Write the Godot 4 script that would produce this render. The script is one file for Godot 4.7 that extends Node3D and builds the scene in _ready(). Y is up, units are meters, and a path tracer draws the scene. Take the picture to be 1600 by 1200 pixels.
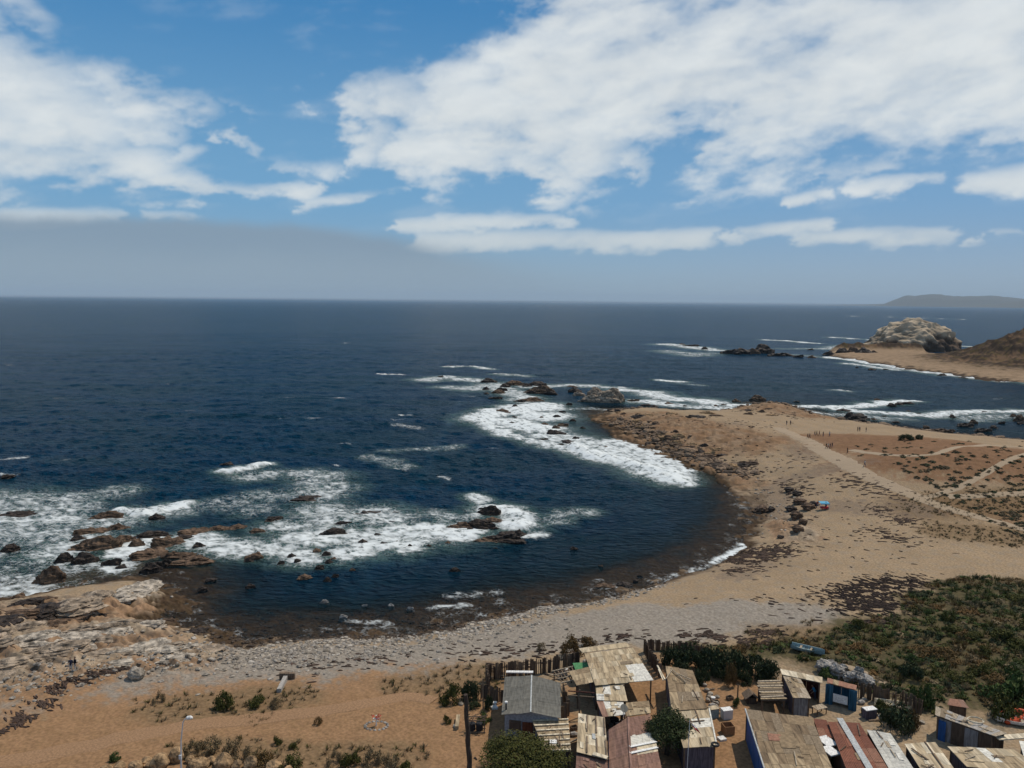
extends Node3D
# A fishing hamlet on a rocky bay, seen from a drone about 50 m above the sea. x right, y up, -z out to sea.

const EYE := Vector3(0, 50, 0)
const FOCAL := 1230.0
var view := Basis.from_euler(Vector3(deg_to_rad(-6.03), 0, 0.0102))
var rng := RandomNumberGenerator.new()
var taken := {}
var N1 := FastNoiseLite.new()
var N2 := FastNoiseLite.new()
var N3 := FastNoiseLite.new()
var NR := FastNoiseLite.new()
var M := {}
var TEX := {}

# ------------------------------------------------------------------ helpers: survey of the site
func ray(px: float, py: float) -> Vector3:
	return (view * Vector3((px - 800.0) / FOCAL, (600.0 - py) / FOCAL, -1.0)).normalized()

func flat(px: float, py: float, h := 0.0) -> Vector3:
	var d := ray(px, py)
	if d.y > -0.0005: d.y = -0.0005
	return EYE + d * ((h - EYE.y) / d.y)

func spot(px: float, py: float) -> Vector3:
	var d := ray(px, py)
	var t0 := (20.0 - EYE.y) / d.y
	var t1 := (-1.0 - EYE.y) / d.y
	var lo := t0
	var hi := t1
	for k in range(1, 61):
		var t := t0 + (t1 - t0) * k / 60.0
		var p := EYE + d * t
		if p.y <= land(p.x, p.z):
			hi = t
			break
		lo = t
	for k in 10:
		var m := (lo + hi) * 0.5
		var p := EYE + d * m
		if p.y <= land(p.x, p.z): hi = m
		else: lo = m
	return EYE + d * hi

func above(px: float, py: float, h: float) -> Vector3:
	var p := flat(px, py, 5.0 + h)
	for k in 4:
		p = flat(px, py, land(p.x, p.z) + h)
	return p

func ground(p: Vector3) -> Vector3:
	return Vector3(p.x, land(p.x, p.z), p.z)

# ------------------------------------------------------------------ helpers: nodes
func numbered(s: String) -> String:
	if not taken.has(s):
		taken[s] = 0
		return s
	taken[s] += 1
	return "%s_%03d" % [s, taken[s]]

func tag(o: Node3D, label: String, category: String, group := "") -> Node3D:
	o.set_meta("label", label)
	o.set_meta("category", category)
	if group != "": o.set_meta("group", group)
	return o

func thing(called: String, label: String, category: String, at: Vector3, group := "", turn := 0.0) -> Node3D:
	var o := Node3D.new()
	o.name = numbered(called)
	add_child(o)
	o.position = at
	o.rotation.y = turn
	return tag(o, label, category, group)

func put(called: String, mesh: Mesh, m: Material, parent: Node3D = null, at := Vector3.ZERO) -> MeshInstance3D:
	var o := MeshInstance3D.new()
	o.mesh = mesh
	o.material_override = m
	if parent == null:
		o.name = numbered(called)
		add_child(o)
	else:
		o.name = called
		parent.add_child(o, true)
	o.position = at
	return o

func kind(o: Node3D, k: String) -> Node3D:
	o.set_meta("kind", k)
	return o

func swarm(called: String, mesh: Mesh, m: Material, list: Array, colors: Array, label: String, category: String) -> void:
	var mm := MultiMesh.new()
	mm.transform_format = MultiMesh.TRANSFORM_3D
	mm.use_colors = true
	mm.mesh = mesh
	mm.instance_count = list.size()
	for i in list.size():
		mm.set_instance_transform(i, list[i])
		mm.set_instance_color(i, colors[i])
	var o := MultiMeshInstance3D.new()
	o.multimesh = mm
	o.material_override = m
	o.name = numbered(called)
	add_child(o)
	tag(o, label, category)
	o.set_meta("kind", "stuff")

# ------------------------------------------------------------------ helpers: shapes
func arrays(v: PackedVector3Array, idx: PackedInt32Array, col = null, nor = null, uv = null) -> ArrayMesh:
	var a := []
	a.resize(Mesh.ARRAY_MAX)
	a[Mesh.ARRAY_VERTEX] = v
	a[Mesh.ARRAY_INDEX] = idx
	if col != null: a[Mesh.ARRAY_COLOR] = col
	if nor != null: a[Mesh.ARRAY_NORMAL] = nor
	if uv != null: a[Mesh.ARRAY_TEX_UV] = uv
	var m := ArrayMesh.new()
	m.add_surface_from_arrays(Mesh.PRIMITIVE_TRIANGLES, a)
	return m

class Bag:
	var v := PackedVector3Array()
	var i := PackedInt32Array()
	var c := PackedColorArray()
	func hexa(q: Array, off: Vector3) -> void:
		var b := v.size()
		for p in q: v.append(p)
		for p in q: v.append(p + off)
		for f in [[0, 1, 2, 3], [7, 6, 5, 4], [0, 4, 5, 1], [1, 5, 6, 2], [2, 6, 7, 3], [3, 7, 4, 0]]:
			i.append_array([b + f[0], b + f[1], b + f[2], b + f[0], b + f[2], b + f[3]])
	func beam(a: Vector3, e: Vector3, w: float, h := -1.0) -> void:
		if h < 0.0: h = w
		var d := (e - a).normalized()
		var s := d.cross(Vector3.UP)
		if s.length() < 0.01: s = Vector3.RIGHT
		s = s.normalized() * w * 0.5
		var u := s.cross(d).normalized() * h * 0.5
		hexa([a - s - u, a + s - u, a + s + u, a - s + u], e - a)
	func box(at: Vector3, size: Vector3, turn := 0.0) -> void:
		var bs := Basis(Vector3.UP, turn)
		var x := bs.x * size.x * 0.5
		var z := bs.z * size.z * 0.5
		hexa([at - x - z, at + x - z, at + x + z, at - x + z], Vector3(0, size.y, 0))
	func tube(pts: Array, radii: Array, sides := 8) -> void:
		var b := v.size()
		for k in pts.size():
			var d: Vector3 = (pts[mini(k + 1, pts.size() - 1)] - pts[maxi(k - 1, 0)]).normalized()
			var s := d.cross(Vector3(0.31, 0.2, 0.93)).normalized()
			var u := s.cross(d)
			for j in sides:
				var a := TAU * j / sides
				v.append(pts[k] + (s * cos(a) + u * sin(a)) * radii[k])
		for k in pts.size() - 1:
			for j in sides:
				var p := b + k * sides + j
				var q := b + k * sides + (j + 1) % sides
				i.append_array([p, q, q + sides, p, q + sides, p + sides])
		v.append(pts[0])
		v.append(pts[-1])
		for j in sides:
			i.append_array([v.size() - 2, b + (j + 1) % sides, b + j, v.size() - 1, b + (pts.size() - 1) * sides + j, b + (pts.size() - 1) * sides + (j + 1) % sides])
	func leaf(p: Vector3, n: Vector3, s: float, turn: float, color: Color) -> void:
		var t := n.cross(Vector3(0.2, 0.9, 0.37)).normalized().rotated(n, turn)
		var w := n.cross(t)
		var b := v.size()
		v.append(p - t * s)
		v.append(p + w * s * 0.45 + n * s * 0.12)
		v.append(p + t * s)
		v.append(p - w * s * 0.45 + n * s * 0.12)
		for k in 4: c.append(color)
		i.append_array([b, b + 1, b + 2, b, b + 2, b + 3])

func mesh_of(b: Bag) -> ArrayMesh:
	return arrays(b.v, b.i, b.c if b.c.size() == b.v.size() and b.c.size() > 0 else null)

func rnd(a: float, b: float) -> float:
	return rng.randf_range(a, b)

func unit() -> Vector3:
	var z := rnd(-1, 1)
	var a := rnd(0, TAU)
	var r := sqrt(1.0 - z * z)
	return Vector3(r * cos(a), z, r * sin(a))

# ------------------------------------------------------------------ materials
func grain_image(size: int, freq: float, oct: int, seed_: int, lo: float, hi: float, sx := 1.0, sy := 1.0, ridged := false) -> ImageTexture:
	var n := FastNoiseLite.new()
	n.seed = seed_
	n.frequency = freq
	n.fractal_octaves = oct
	n.fractal_gain = 0.6
	n.noise_type = FastNoiseLite.TYPE_SIMPLEX_SMOOTH
	if ridged: n.fractal_type = FastNoiseLite.FRACTAL_RIDGED
	var im: Image
	if sx == 1.0 and sy == 1.0:
		im = n.get_seamless_image(size, size, false, false, 0.2, true)
	else:
		im = n.get_seamless_image(int(size * sx), int(size * sy), false, false, 0.2, true)
		im.resize(size, size, Image.INTERPOLATE_CUBIC)
	im.convert(Image.FORMAT_L8)
	var data := im.get_data()
	for k in data.size():
		data[k] = int(clampf(lo + (hi - lo) * data[k] / 255.0, 0, 1) * 255.0)
	return ImageTexture.create_from_image(Image.create_from_data(size, size, false, Image.FORMAT_L8, data))

func mat(called: String, lin: Color, rough := 0.9, tex := "grain", scale := 0.35, bump := 0.0) -> StandardMaterial3D:
	var m := StandardMaterial3D.new()
	m.resource_name = called
	m.albedo_color = lin.linear_to_srgb()
	m.roughness = rough
	m.metallic_specular = 0.3
	if tex != "":
		m.albedo_texture = TEX[tex]
		m.uv1_triplanar = true
		m.uv1_world_triplanar = true
		m.uv1_scale = Vector3.ONE * scale
		if bump > 0.0:
			m.heightmap_enabled = true
			m.heightmap_texture = TEX[tex]
			m.heightmap_scale = bump
	M[called] = m
	return m

func make_materials() -> void:
	TEX.grain = grain_image(512, 0.02, 5, 3, 0.72, 1.08)
	TEX.wood = grain_image(512, 0.02, 5, 8, 0.62, 1.12, 1.0, 0.12)
	TEX.stone = grain_image(512, 0.008, 6, 12, 0.25, 1.35)
	TEX.crack = grain_image(512, 0.008, 5, 15, 1.25, 0.1, 1.0, 1.0, true)
	TEX.soil = grain_image(1024, 0.035, 6, 21, 0.74, 1.12)
	mat("rock_tan", Color(0.42, 0.33, 0.24), 0.92, "stone", 0.13, 30.0)
	mat("rock_pale", Color(0.52, 0.45, 0.36), 0.92, "stone", 0.15, 30.0)
	mat("rock_brown", Color(0.17, 0.11, 0.07), 0.8, "stone", 0.16, 30.0)
	mat("rock_dark", Color(0.058, 0.042, 0.032), 0.6, "stone", 0.19, 30.0)
	mat("rock_ochre", Color(0.46, 0.30, 0.16), 0.92, "stone", 0.3, 12.0)
	mat("rock_grey", Color(0.40, 0.37, 0.33), 0.92, "stone", 0.3, 12.0)
	mat("rock_island", Color(0.46, 0.40, 0.33), 0.95, "crack", 0.018, 260.0)
	mat("beige", Color(0.504, 0.396, 0.252), 0.85, "wood", 0.16)
	mat("beige_b", Color(0.44, 0.339, 0.211), 0.85, "wood", 0.19)
	mat("beige_c", Color(0.54, 0.441, 0.297), 0.85, "wood", 0.14)
	mat("beige_d", Color(0.387, 0.29, 0.176), 0.85, "wood", 0.22)
	mat("cream", Color(0.72, 0.62, 0.45), 0.8, "wood", 0.2)
	mat("chalk", Color(0.74, 0.71, 0.62), 0.8, "grain", 0.2)
	mat("chalk_b", Color(0.68, 0.65, 0.57), 0.8, "grain", 0.23)
	mat("white", Color(0.84, 0.83, 0.79), 0.6, "grain", 0.4)
	mat("brown_a", Color(0.244, 0.174, 0.104), 0.9, "wood", 0.17)
	mat("brown_b", Color(0.215, 0.152, 0.092), 0.9, "wood", 0.21)
	mat("brown_c", Color(0.281, 0.204, 0.122), 0.9, "grain", 0.15)
	mat("brown_d", Color(0.252, 0.192, 0.126), 0.9, "grain", 0.3)
	mat("rust_a", Color(0.28, 0.115, 0.07), 0.8, "grain", 0.2)
	mat("rust_b", Color(0.23, 0.095, 0.06), 0.8, "grain", 0.27)
	mat("rust_c", Color(0.33, 0.17, 0.11), 0.8, "grain", 0.24)
	mat("pinkish_a", Color(0.33, 0.195, 0.14), 0.85, "wood", 0.2)
	mat("pinkish_b", Color(0.28, 0.165, 0.125), 0.85, "wood", 0.26)
	mat("zinc", Color(0.46, 0.47, 0.45), 0.55, "grain", 0.3)
	mat("slate", Color(0.205, 0.195, 0.165), 0.8, "wood", 0.3)
	mat("slate_b", Color(0.19, 0.182, 0.156), 0.8, "wood", 0.35)
	mat("lavender", Color(0.36, 0.35, 0.37), 0.85, "grain", 0.3)
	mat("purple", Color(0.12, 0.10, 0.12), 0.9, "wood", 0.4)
	mat("grey_wall", Color(0.27, 0.26, 0.26), 0.9, "wood", 0.4)
	mat("blue_paint", Color(0.022, 0.10, 0.30), 0.6, "wood", 0.3)
	mat("teal_paint", Color(0.035, 0.12, 0.19), 0.7, "wood", 0.3)
	mat("door_red", Color(0.19, 0.06, 0.03), 0.7, "wood", 0.4)
	mat("maroon", Color(0.10, 0.035, 0.025), 0.8, "wood", 0.4)
	mat("old_wood", Color(0.155, 0.105, 0.07), 0.95, "wood", 0.5)
	mat("old_wood_b", Color(0.11, 0.077, 0.055), 0.95, "wood", 0.45)
	mat("old_wood_c", Color(0.20, 0.145, 0.10), 0.95, "wood", 0.55)
	mat("drift_wood", Color(0.44, 0.36, 0.26), 0.95, "wood", 0.5)
	mat("pole_wood", Color(0.075, 0.055, 0.042), 0.95, "wood", 0.6)
	mat("bark", Color(0.10, 0.075, 0.055), 0.95, "wood", 0.6)
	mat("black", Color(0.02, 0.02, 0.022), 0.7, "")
	mat("metal", Color(0.5, 0.51, 0.52), 0.4, "")
	mat("red_paint", Color(0.42, 0.03, 0.03), 0.6, "")
	mat("orange_rubber", Color(0.62, 0.10, 0.035), 0.55, "grain", 0.5)
	mat("sky_cloth", Color(0.10, 0.33, 0.48), 0.8, "")
	mat("flag_blue", Color(0.02, 0.05, 0.26), 0.85, "")
	mat("green_sheet", Color(0.09, 0.26, 0.11), 0.8, "grain", 0.4)
	mat("aqua_paint", Color(0.26, 0.35, 0.36), 0.7, "grain", 0.4)
	mat("box_brown", Color(0.36, 0.20, 0.10), 0.9, "grain", 0.5)
	mat("concrete", Color(0.40, 0.37, 0.33), 0.95, "grain", 0.3)
	mat("path_dust", Color(0.36, 0.275, 0.185), 1.0, "soil", 0.09)
	mat("path_dirt", Color(0.30, 0.18, 0.098), 1.0, "soil", 0.09)
	mat("ash", Color(0.17, 0.15, 0.13), 1.0, "grain", 0.4)
	var g := mat("glass", Color(0.03, 0.035, 0.04), 0.1, "")
	g.metallic_specular = 0.5
	for nm in ["leaf", "clothes", "tint_stone", "weed"]:
		var m := mat(nm, Color(1, 1, 1), 0.85, "")
		m.vertex_color_use_as_albedo = true
	M.leaf.backlight_enabled = true
	M.leaf.backlight = Color(0.25, 0.25, 0.2)
	var ts: StandardMaterial3D = M.tint_stone
	ts.albedo_texture = TEX.stone
	ts.uv1_triplanar = true
	ts.uv1_world_triplanar = true
	ts.uv1_scale = Vector3.ONE * 0.3
	var s := mat("soil", Color(1, 1, 1), 1.0, "soil", 0.05, 2.0)
	s.vertex_color_use_as_albedo = true
	s.metallic_specular = 0.15

# ------------------------------------------------------------------ the lie of the land
const GX := -330.0
const GZ := -500.0
const GS := 4.0
const GW := 210
const GH := 135
var sdf := PackedFloat32Array()
var zones := {}
const SHORE := [[-260, 945], [-60, 948], [0, 938], [90, 925], [180, 903], [246, 902], [246, 935], [205, 962], [265, 982], [335, 1004], [420, 1004], [500, 1000], [600, 996], [687, 981], [762, 963], [875, 944], [950, 929], [1025, 910], [1100, 889], [1150, 864], [1172, 842], [1192, 815], [1203, 790], [1197, 762], [1176, 745], [1130, 733], [1080, 714], [1050, 704], [1005, 690], [985, 671], [955, 652], [945, 641], [1000, 640], [1060, 643], [1120, 645], [1170, 640], [1200, 629], [1245, 640], [1290, 655], [1330, 661], [1400, 669], [1480, 680], [1600, 690], [1800, 704], [2300, 740]]
# zone -> capsules of the ground: [px, py, px, py, half width in metres]
const ZONES := {
	"rocky": [[0, 985, 180, 980, 9], [180, 985, 290, 1012, 5], [60, 945, 240, 912, 5], [-100, 1010, 60, 1020, 9], [950, 643, 1050, 685, 14], [1040, 690, 1150, 735, 7], [1000, 650, 1150, 690, 16], [1190, 634, 1260, 645, 14], [1230, 800, 1250, 830, 4], [-200, 960, 0, 960, 10]],
	"dirt": [[0, 1190, 300, 1130, 11], [200, 1160, 640, 1110, 11], [560, 1150, 700, 1150, 13], [640, 1085, 700, 1110, 6], [300, 1230, 700, 1230, 10], [1100, 1050, 1180, 1090, 5], [1130, 1130, 1150, 1220, 7], [700, 1140, 780, 1200, 7], [1000, 1080, 1040, 1120, 6], [0, 1230, 300, 1230, 8], [0, 1060, 120, 1050, 5]],
	"green": [[1370, 1018, 1600, 1010, 7], [1475, 968, 1650, 962, 6.5], [1500, 930, 1650, 926, 4], [1440, 1045, 1700, 1060, 11], [1250, 1016, 1320, 1022, 3], [1560, 1090, 1700, 1100, 7], [1050, 1022, 1200, 1026, 2], [1260, 1030, 1300, 1045, 3]],
	"pebble": [[330, 1018, 640, 1010, 6], [420, 1050, 640, 1035, 6], [640, 1000, 780, 980, 4], [780, 970, 1000, 945, 4], [800, 990, 1150, 960, 6], [1000, 985, 1250, 965, 5], [100, 1075, 300, 1060, 5], [0, 1110, 130, 1080, 4]],
	"red": [[1360, 705, 1620, 735, 18], [1450, 745, 1650, 760, 20], [1290, 690, 1380, 700, 9], [1500, 800, 1640, 815, 7]],
	"scrub": [[640, 1065, 770, 1050, 3.5], [260, 1105, 460, 1085, 3.5], [320, 1175, 450, 1190, 3], [520, 1190, 630, 1195, 3], [1440, 800, 1640, 800, 8], [1490, 835, 1640, 850, 6], [1210, 1000, 1420, 1010, 4]],
	"stain": [[1240, 740, 1330, 740, 6], [1320, 790, 1420, 800, 7], [1210, 745, 1230, 800, 5], [1150, 880, 1210, 860, 5], [1220, 690, 1270, 720, 6], [1040, 655, 1140, 665, 8]],
}

func capsule(p: Vector2, a: Vector2, b: Vector2) -> float:
	var ab := b - a
	var t := clampf((p - a).dot(ab) / maxf(ab.length_squared(), 1e-6), 0, 1)
	return p.distance_to(a + ab * t)

func survey() -> void:
	var poly := PackedVector2Array()
	for s in SHORE:
		var p := flat(s[0], s[1])
		poly.append(Vector2(p.x, p.z))
	poly.append(Vector2(700, -230))
	poly.append(Vector2(700, 120))
	poly.append(Vector2(-420, 120))
	poly.append(Vector2(-420, poly[0].y + 4))
	var n := poly.size()
	sdf.resize(GW * GH)
	for gz in GH:
		for gx in GW:
			var p := Vector2(GX + gx * GS, GZ + gz * GS)
			var best := 1e9
			for k in n:
				var a := poly[k]
				var ab := poly[(k + 1) % n] - a
				var ap := p - a
				var t := clampf(ap.dot(ab) / ab.length_squared(), 0, 1)
				best = minf(best, (ap - ab * t).length_squared())
			sdf[gz * GW + gx] = sqrt(best) * (1.0 if Geometry2D.is_point_in_polygon(p, poly) else -1.0)
	for z in ZONES:
		var ch := PackedFloat32Array()
		ch.resize(GW * GH)
		for s in ZONES[z]:
			var a3 := flat(s[0], s[1], 4.0)
			var b3 := flat(s[2], s[3], 4.0)
			var a := Vector2(a3.x, a3.z)
			var b := Vector2(b3.x, b3.z)
			var w: float = s[4]
			var reach := w * 2.2 + 4.0
			for gz in range(maxi(0, int((minf(a.y, b.y) - reach - GZ) / GS)), mini(GH, int((maxf(a.y, b.y) + reach - GZ) / GS) + 2)):
				for gx in range(maxi(0, int((minf(a.x, b.x) - reach - GX) / GS)), mini(GW, int((maxf(a.x, b.x) + reach - GX) / GS) + 2)):
					var d := capsule(Vector2(GX + gx * GS, GZ + gz * GS), a, b)
					ch[gz * GW + gx] = maxf(ch[gz * GW + gx], clampf(1.35 - d / w * 0.75, 0, 1))
		zones[z] = ch

func sample(ch: PackedFloat32Array, x: float, z: float) -> float:
	var fx := clampf((x - GX) / GS, 0, GW - 1.01)
	var fz := clampf((z - GZ) / GS, 0, GH - 1.01)
	var ix := int(fx)
	var iz := int(fz)
	fx -= ix
	fz -= iz
	var k := iz * GW + ix
	return lerpf(lerpf(ch[k], ch[k + 1], fx), lerpf(ch[k + GW], ch[k + GW + 1], fx), fz)

var mounds := []
func land(x: float, z: float) -> float:
	var d := sample(sdf, x, z)
	d += N1.get_noise_2d(x * 6.0, z * 6.0) * 2.6
	var h: float
	if d < 0.0:
		h = d * 0.06 if d > -10.0 else -0.6 + (d + 10.0) * 0.15
		h = maxf(h, -9.0) + N2.get_noise_2d(x * 9.0, z * 9.0) * 0.35
	else:
		h = 5.0 * (1.0 - exp(-d / 18.0)) + N1.get_noise_2d(x * 3.0, z * 3.0) * 0.35 * minf(1.0, d / 10.0) + N2.get_noise_2d(x * 14.0, z * 14.0) * 0.04
	for m in mounds:
		var dx: float = (x - m[0]) / m[2]
		var dz: float = (z - m[1]) / m[3]
		var q := dx * dx + dz * dz
		if q < 6.0: h += m[4] * exp(-q)
	var r := sample(zones.rocky, x, z)
	if r > 0.01 and d > -10.0:
		# beds that strike up to the right
		var u := x * 0.92 + z * 0.38
		var w := -x * 0.38 + z * 0.92
		h += r * (NR.get_noise_2d(u * 3.0, w * 9.0) * 1.2 + 0.3 + NR.get_noise_2d(u * 9.0 + 50.0, w * 26.0) * 0.55 + N2.get_noise_2d(u * 20.0, w * 50.0) * 0.2)
	return h

func zone(z: String, x: float, p: float, n: float) -> float:
	return smoothstep(0.3, 0.72, sample(zones[z], x, p) + n)

func build_ground() -> void:
	var cols := 640
	var rows := PackedFloat32Array()
	var r := 42.0
	while r < 520.0:
		rows.append(r)
		r *= 1.0052
	var nr := rows.size()
	var v := PackedVector3Array()
	var c := PackedColorArray()
	v.resize(nr * cols)
	c.resize(nr * cols)
	var sand := Color(0.325, 0.237, 0.148)
	for i in nr:
		for j in cols:
			var a := deg_to_rad(-50.0 + 100.0 * j / (cols - 1))
			var x := rows[i] * sin(a)
			var z := -rows[i] * cos(a)
			var h := land(x, z)
			var k := i * cols + j
			v[k] = Vector3(x, h, z)
			if h < -3.0:
				c[k] = Color(0.05, 0.045, 0.03)
				continue
			var n := N1.get_noise_2d(x * 9.0, z * 9.0)
			var n2 := N2.get_noise_2d(x * 22.0, z * 22.0)
			var n3 := N3.get_noise_2d(x * 60.0, z * 60.0)
			var e := n * 0.22 + n2 * 0.22 + n3 * 0.15
			var q := sand * (1.0 + 0.14 * n + 0.07 * n3)
			q = q.lerp(Color(0.275, 0.23, 0.175), clampf(n2 * 1.2, 0, 0.5))
			q = q.lerp(Color(0.27, 0.245, 0.21) * (1.0 + 0.4 * n3), zone("pebble", x, z, e) * 0.8)
			q = q.lerp(Color(0.285, 0.168, 0.088) * (1.0 + 0.18 * n2 + 0.12 * n3), zone("dirt", x, z, e * 1.3) * 0.95)
			q = q.lerp(Color(0.20, 0.11, 0.06) * (1.0 + 0.4 * n2 + 0.2 * n3), zone("red", x, z, e * 1.5) * 0.9)
			q = q.lerp(Color(0.20, 0.135, 0.075) * (1.0 + 0.4 * n3), zone("scrub", x, z, e) * 0.8)
			q = q.lerp(Color(0.075, 0.065, 0.032) * (1.0 + 0.5 * n2), zone("green", x, z, e) * 0.9)
			q = q.lerp(Color(0.17, 0.13, 0.10), zone("stain", x, z, e * 1.9 - 0.25) * 0.55)
			var rk := zone("rocky", x, z, e)
			if rk > 0.0:
				var bands := NR.get_noise_2d((x * 0.92 + z * 0.38) * 9.0 + 50.0, (-x * 0.38 + z * 0.92) * 26.0)
				var tone := Color(0.34, 0.265, 0.185).lerp(Color(0.29, 0.185, 0.11), clampf(0.4 + n * 1.6, 0, 1))
				tone = tone.lerp(Color(0.12, 0.085, 0.06), smoothstep(-0.1, 0.4, -bands + n3 * 0.7))
				if z < -200.0: tone = tone.lerp(Color(0.21, 0.125, 0.068), 0.6)
				tone *= 1.0 + 0.5 * n3 + 0.3 * n2
				q = q.lerp(tone, rk)
			# dark sodden weed and wet sand, with a ragged edge, between the tide marks
			var tide := h + n * 0.5 + n2 * 0.5
			var sheltered := sample(zones.rocky, x, z)
			q = q.lerp(Color(0.17, 0.125, 0.085), smoothstep(0.85, 0.45, tide))
			q = q.lerp(Color(0.075, 0.05, 0.03) * (1.0 + 0.8 * n3), smoothstep(0.55 + sheltered * 0.6, 0.15 + sheltered * 0.4, tide) * (1.0 if x < 60.0 else 0.45))
			c[k] = Color(maxf(q.r, 0.01), maxf(q.g, 0.01), maxf(q.b, 0.008))
	var idx := PackedInt32Array()
	for i in nr - 1:
		for j in cols - 1:
			var k := i * cols + j
			if v[k].y < -7.5 and v[k + cols + 1].y < -7.5: continue
			idx.append_array([k, k + cols, k + 1, k + 1, k + cols, k + cols + 1])
	put_land("ground", v, idx, c)

func put_land(called: String, v: PackedVector3Array, idx: PackedInt32Array, c: PackedColorArray) -> void:
	var nor := PackedVector3Array()
	nor.resize(v.size())
	for t in range(0, idx.size(), 3):
		var nn := (v[idx[t + 2]] - v[idx[t]]).cross(v[idx[t + 1]] - v[idx[t]])
		nor[idx[t]] += nn
		nor[idx[t + 1]] += nn
		nor[idx[t + 2]] += nn
	for k in nor.size():
		nor[k] = nor[k].normalized() if nor[k].length_squared() > 0 else Vector3.UP
		if nor[k].y < 0: nor[k] = -nor[k]
	kind(put(called, arrays(v, idx, c, nor), M.soil), "structure")

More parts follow.
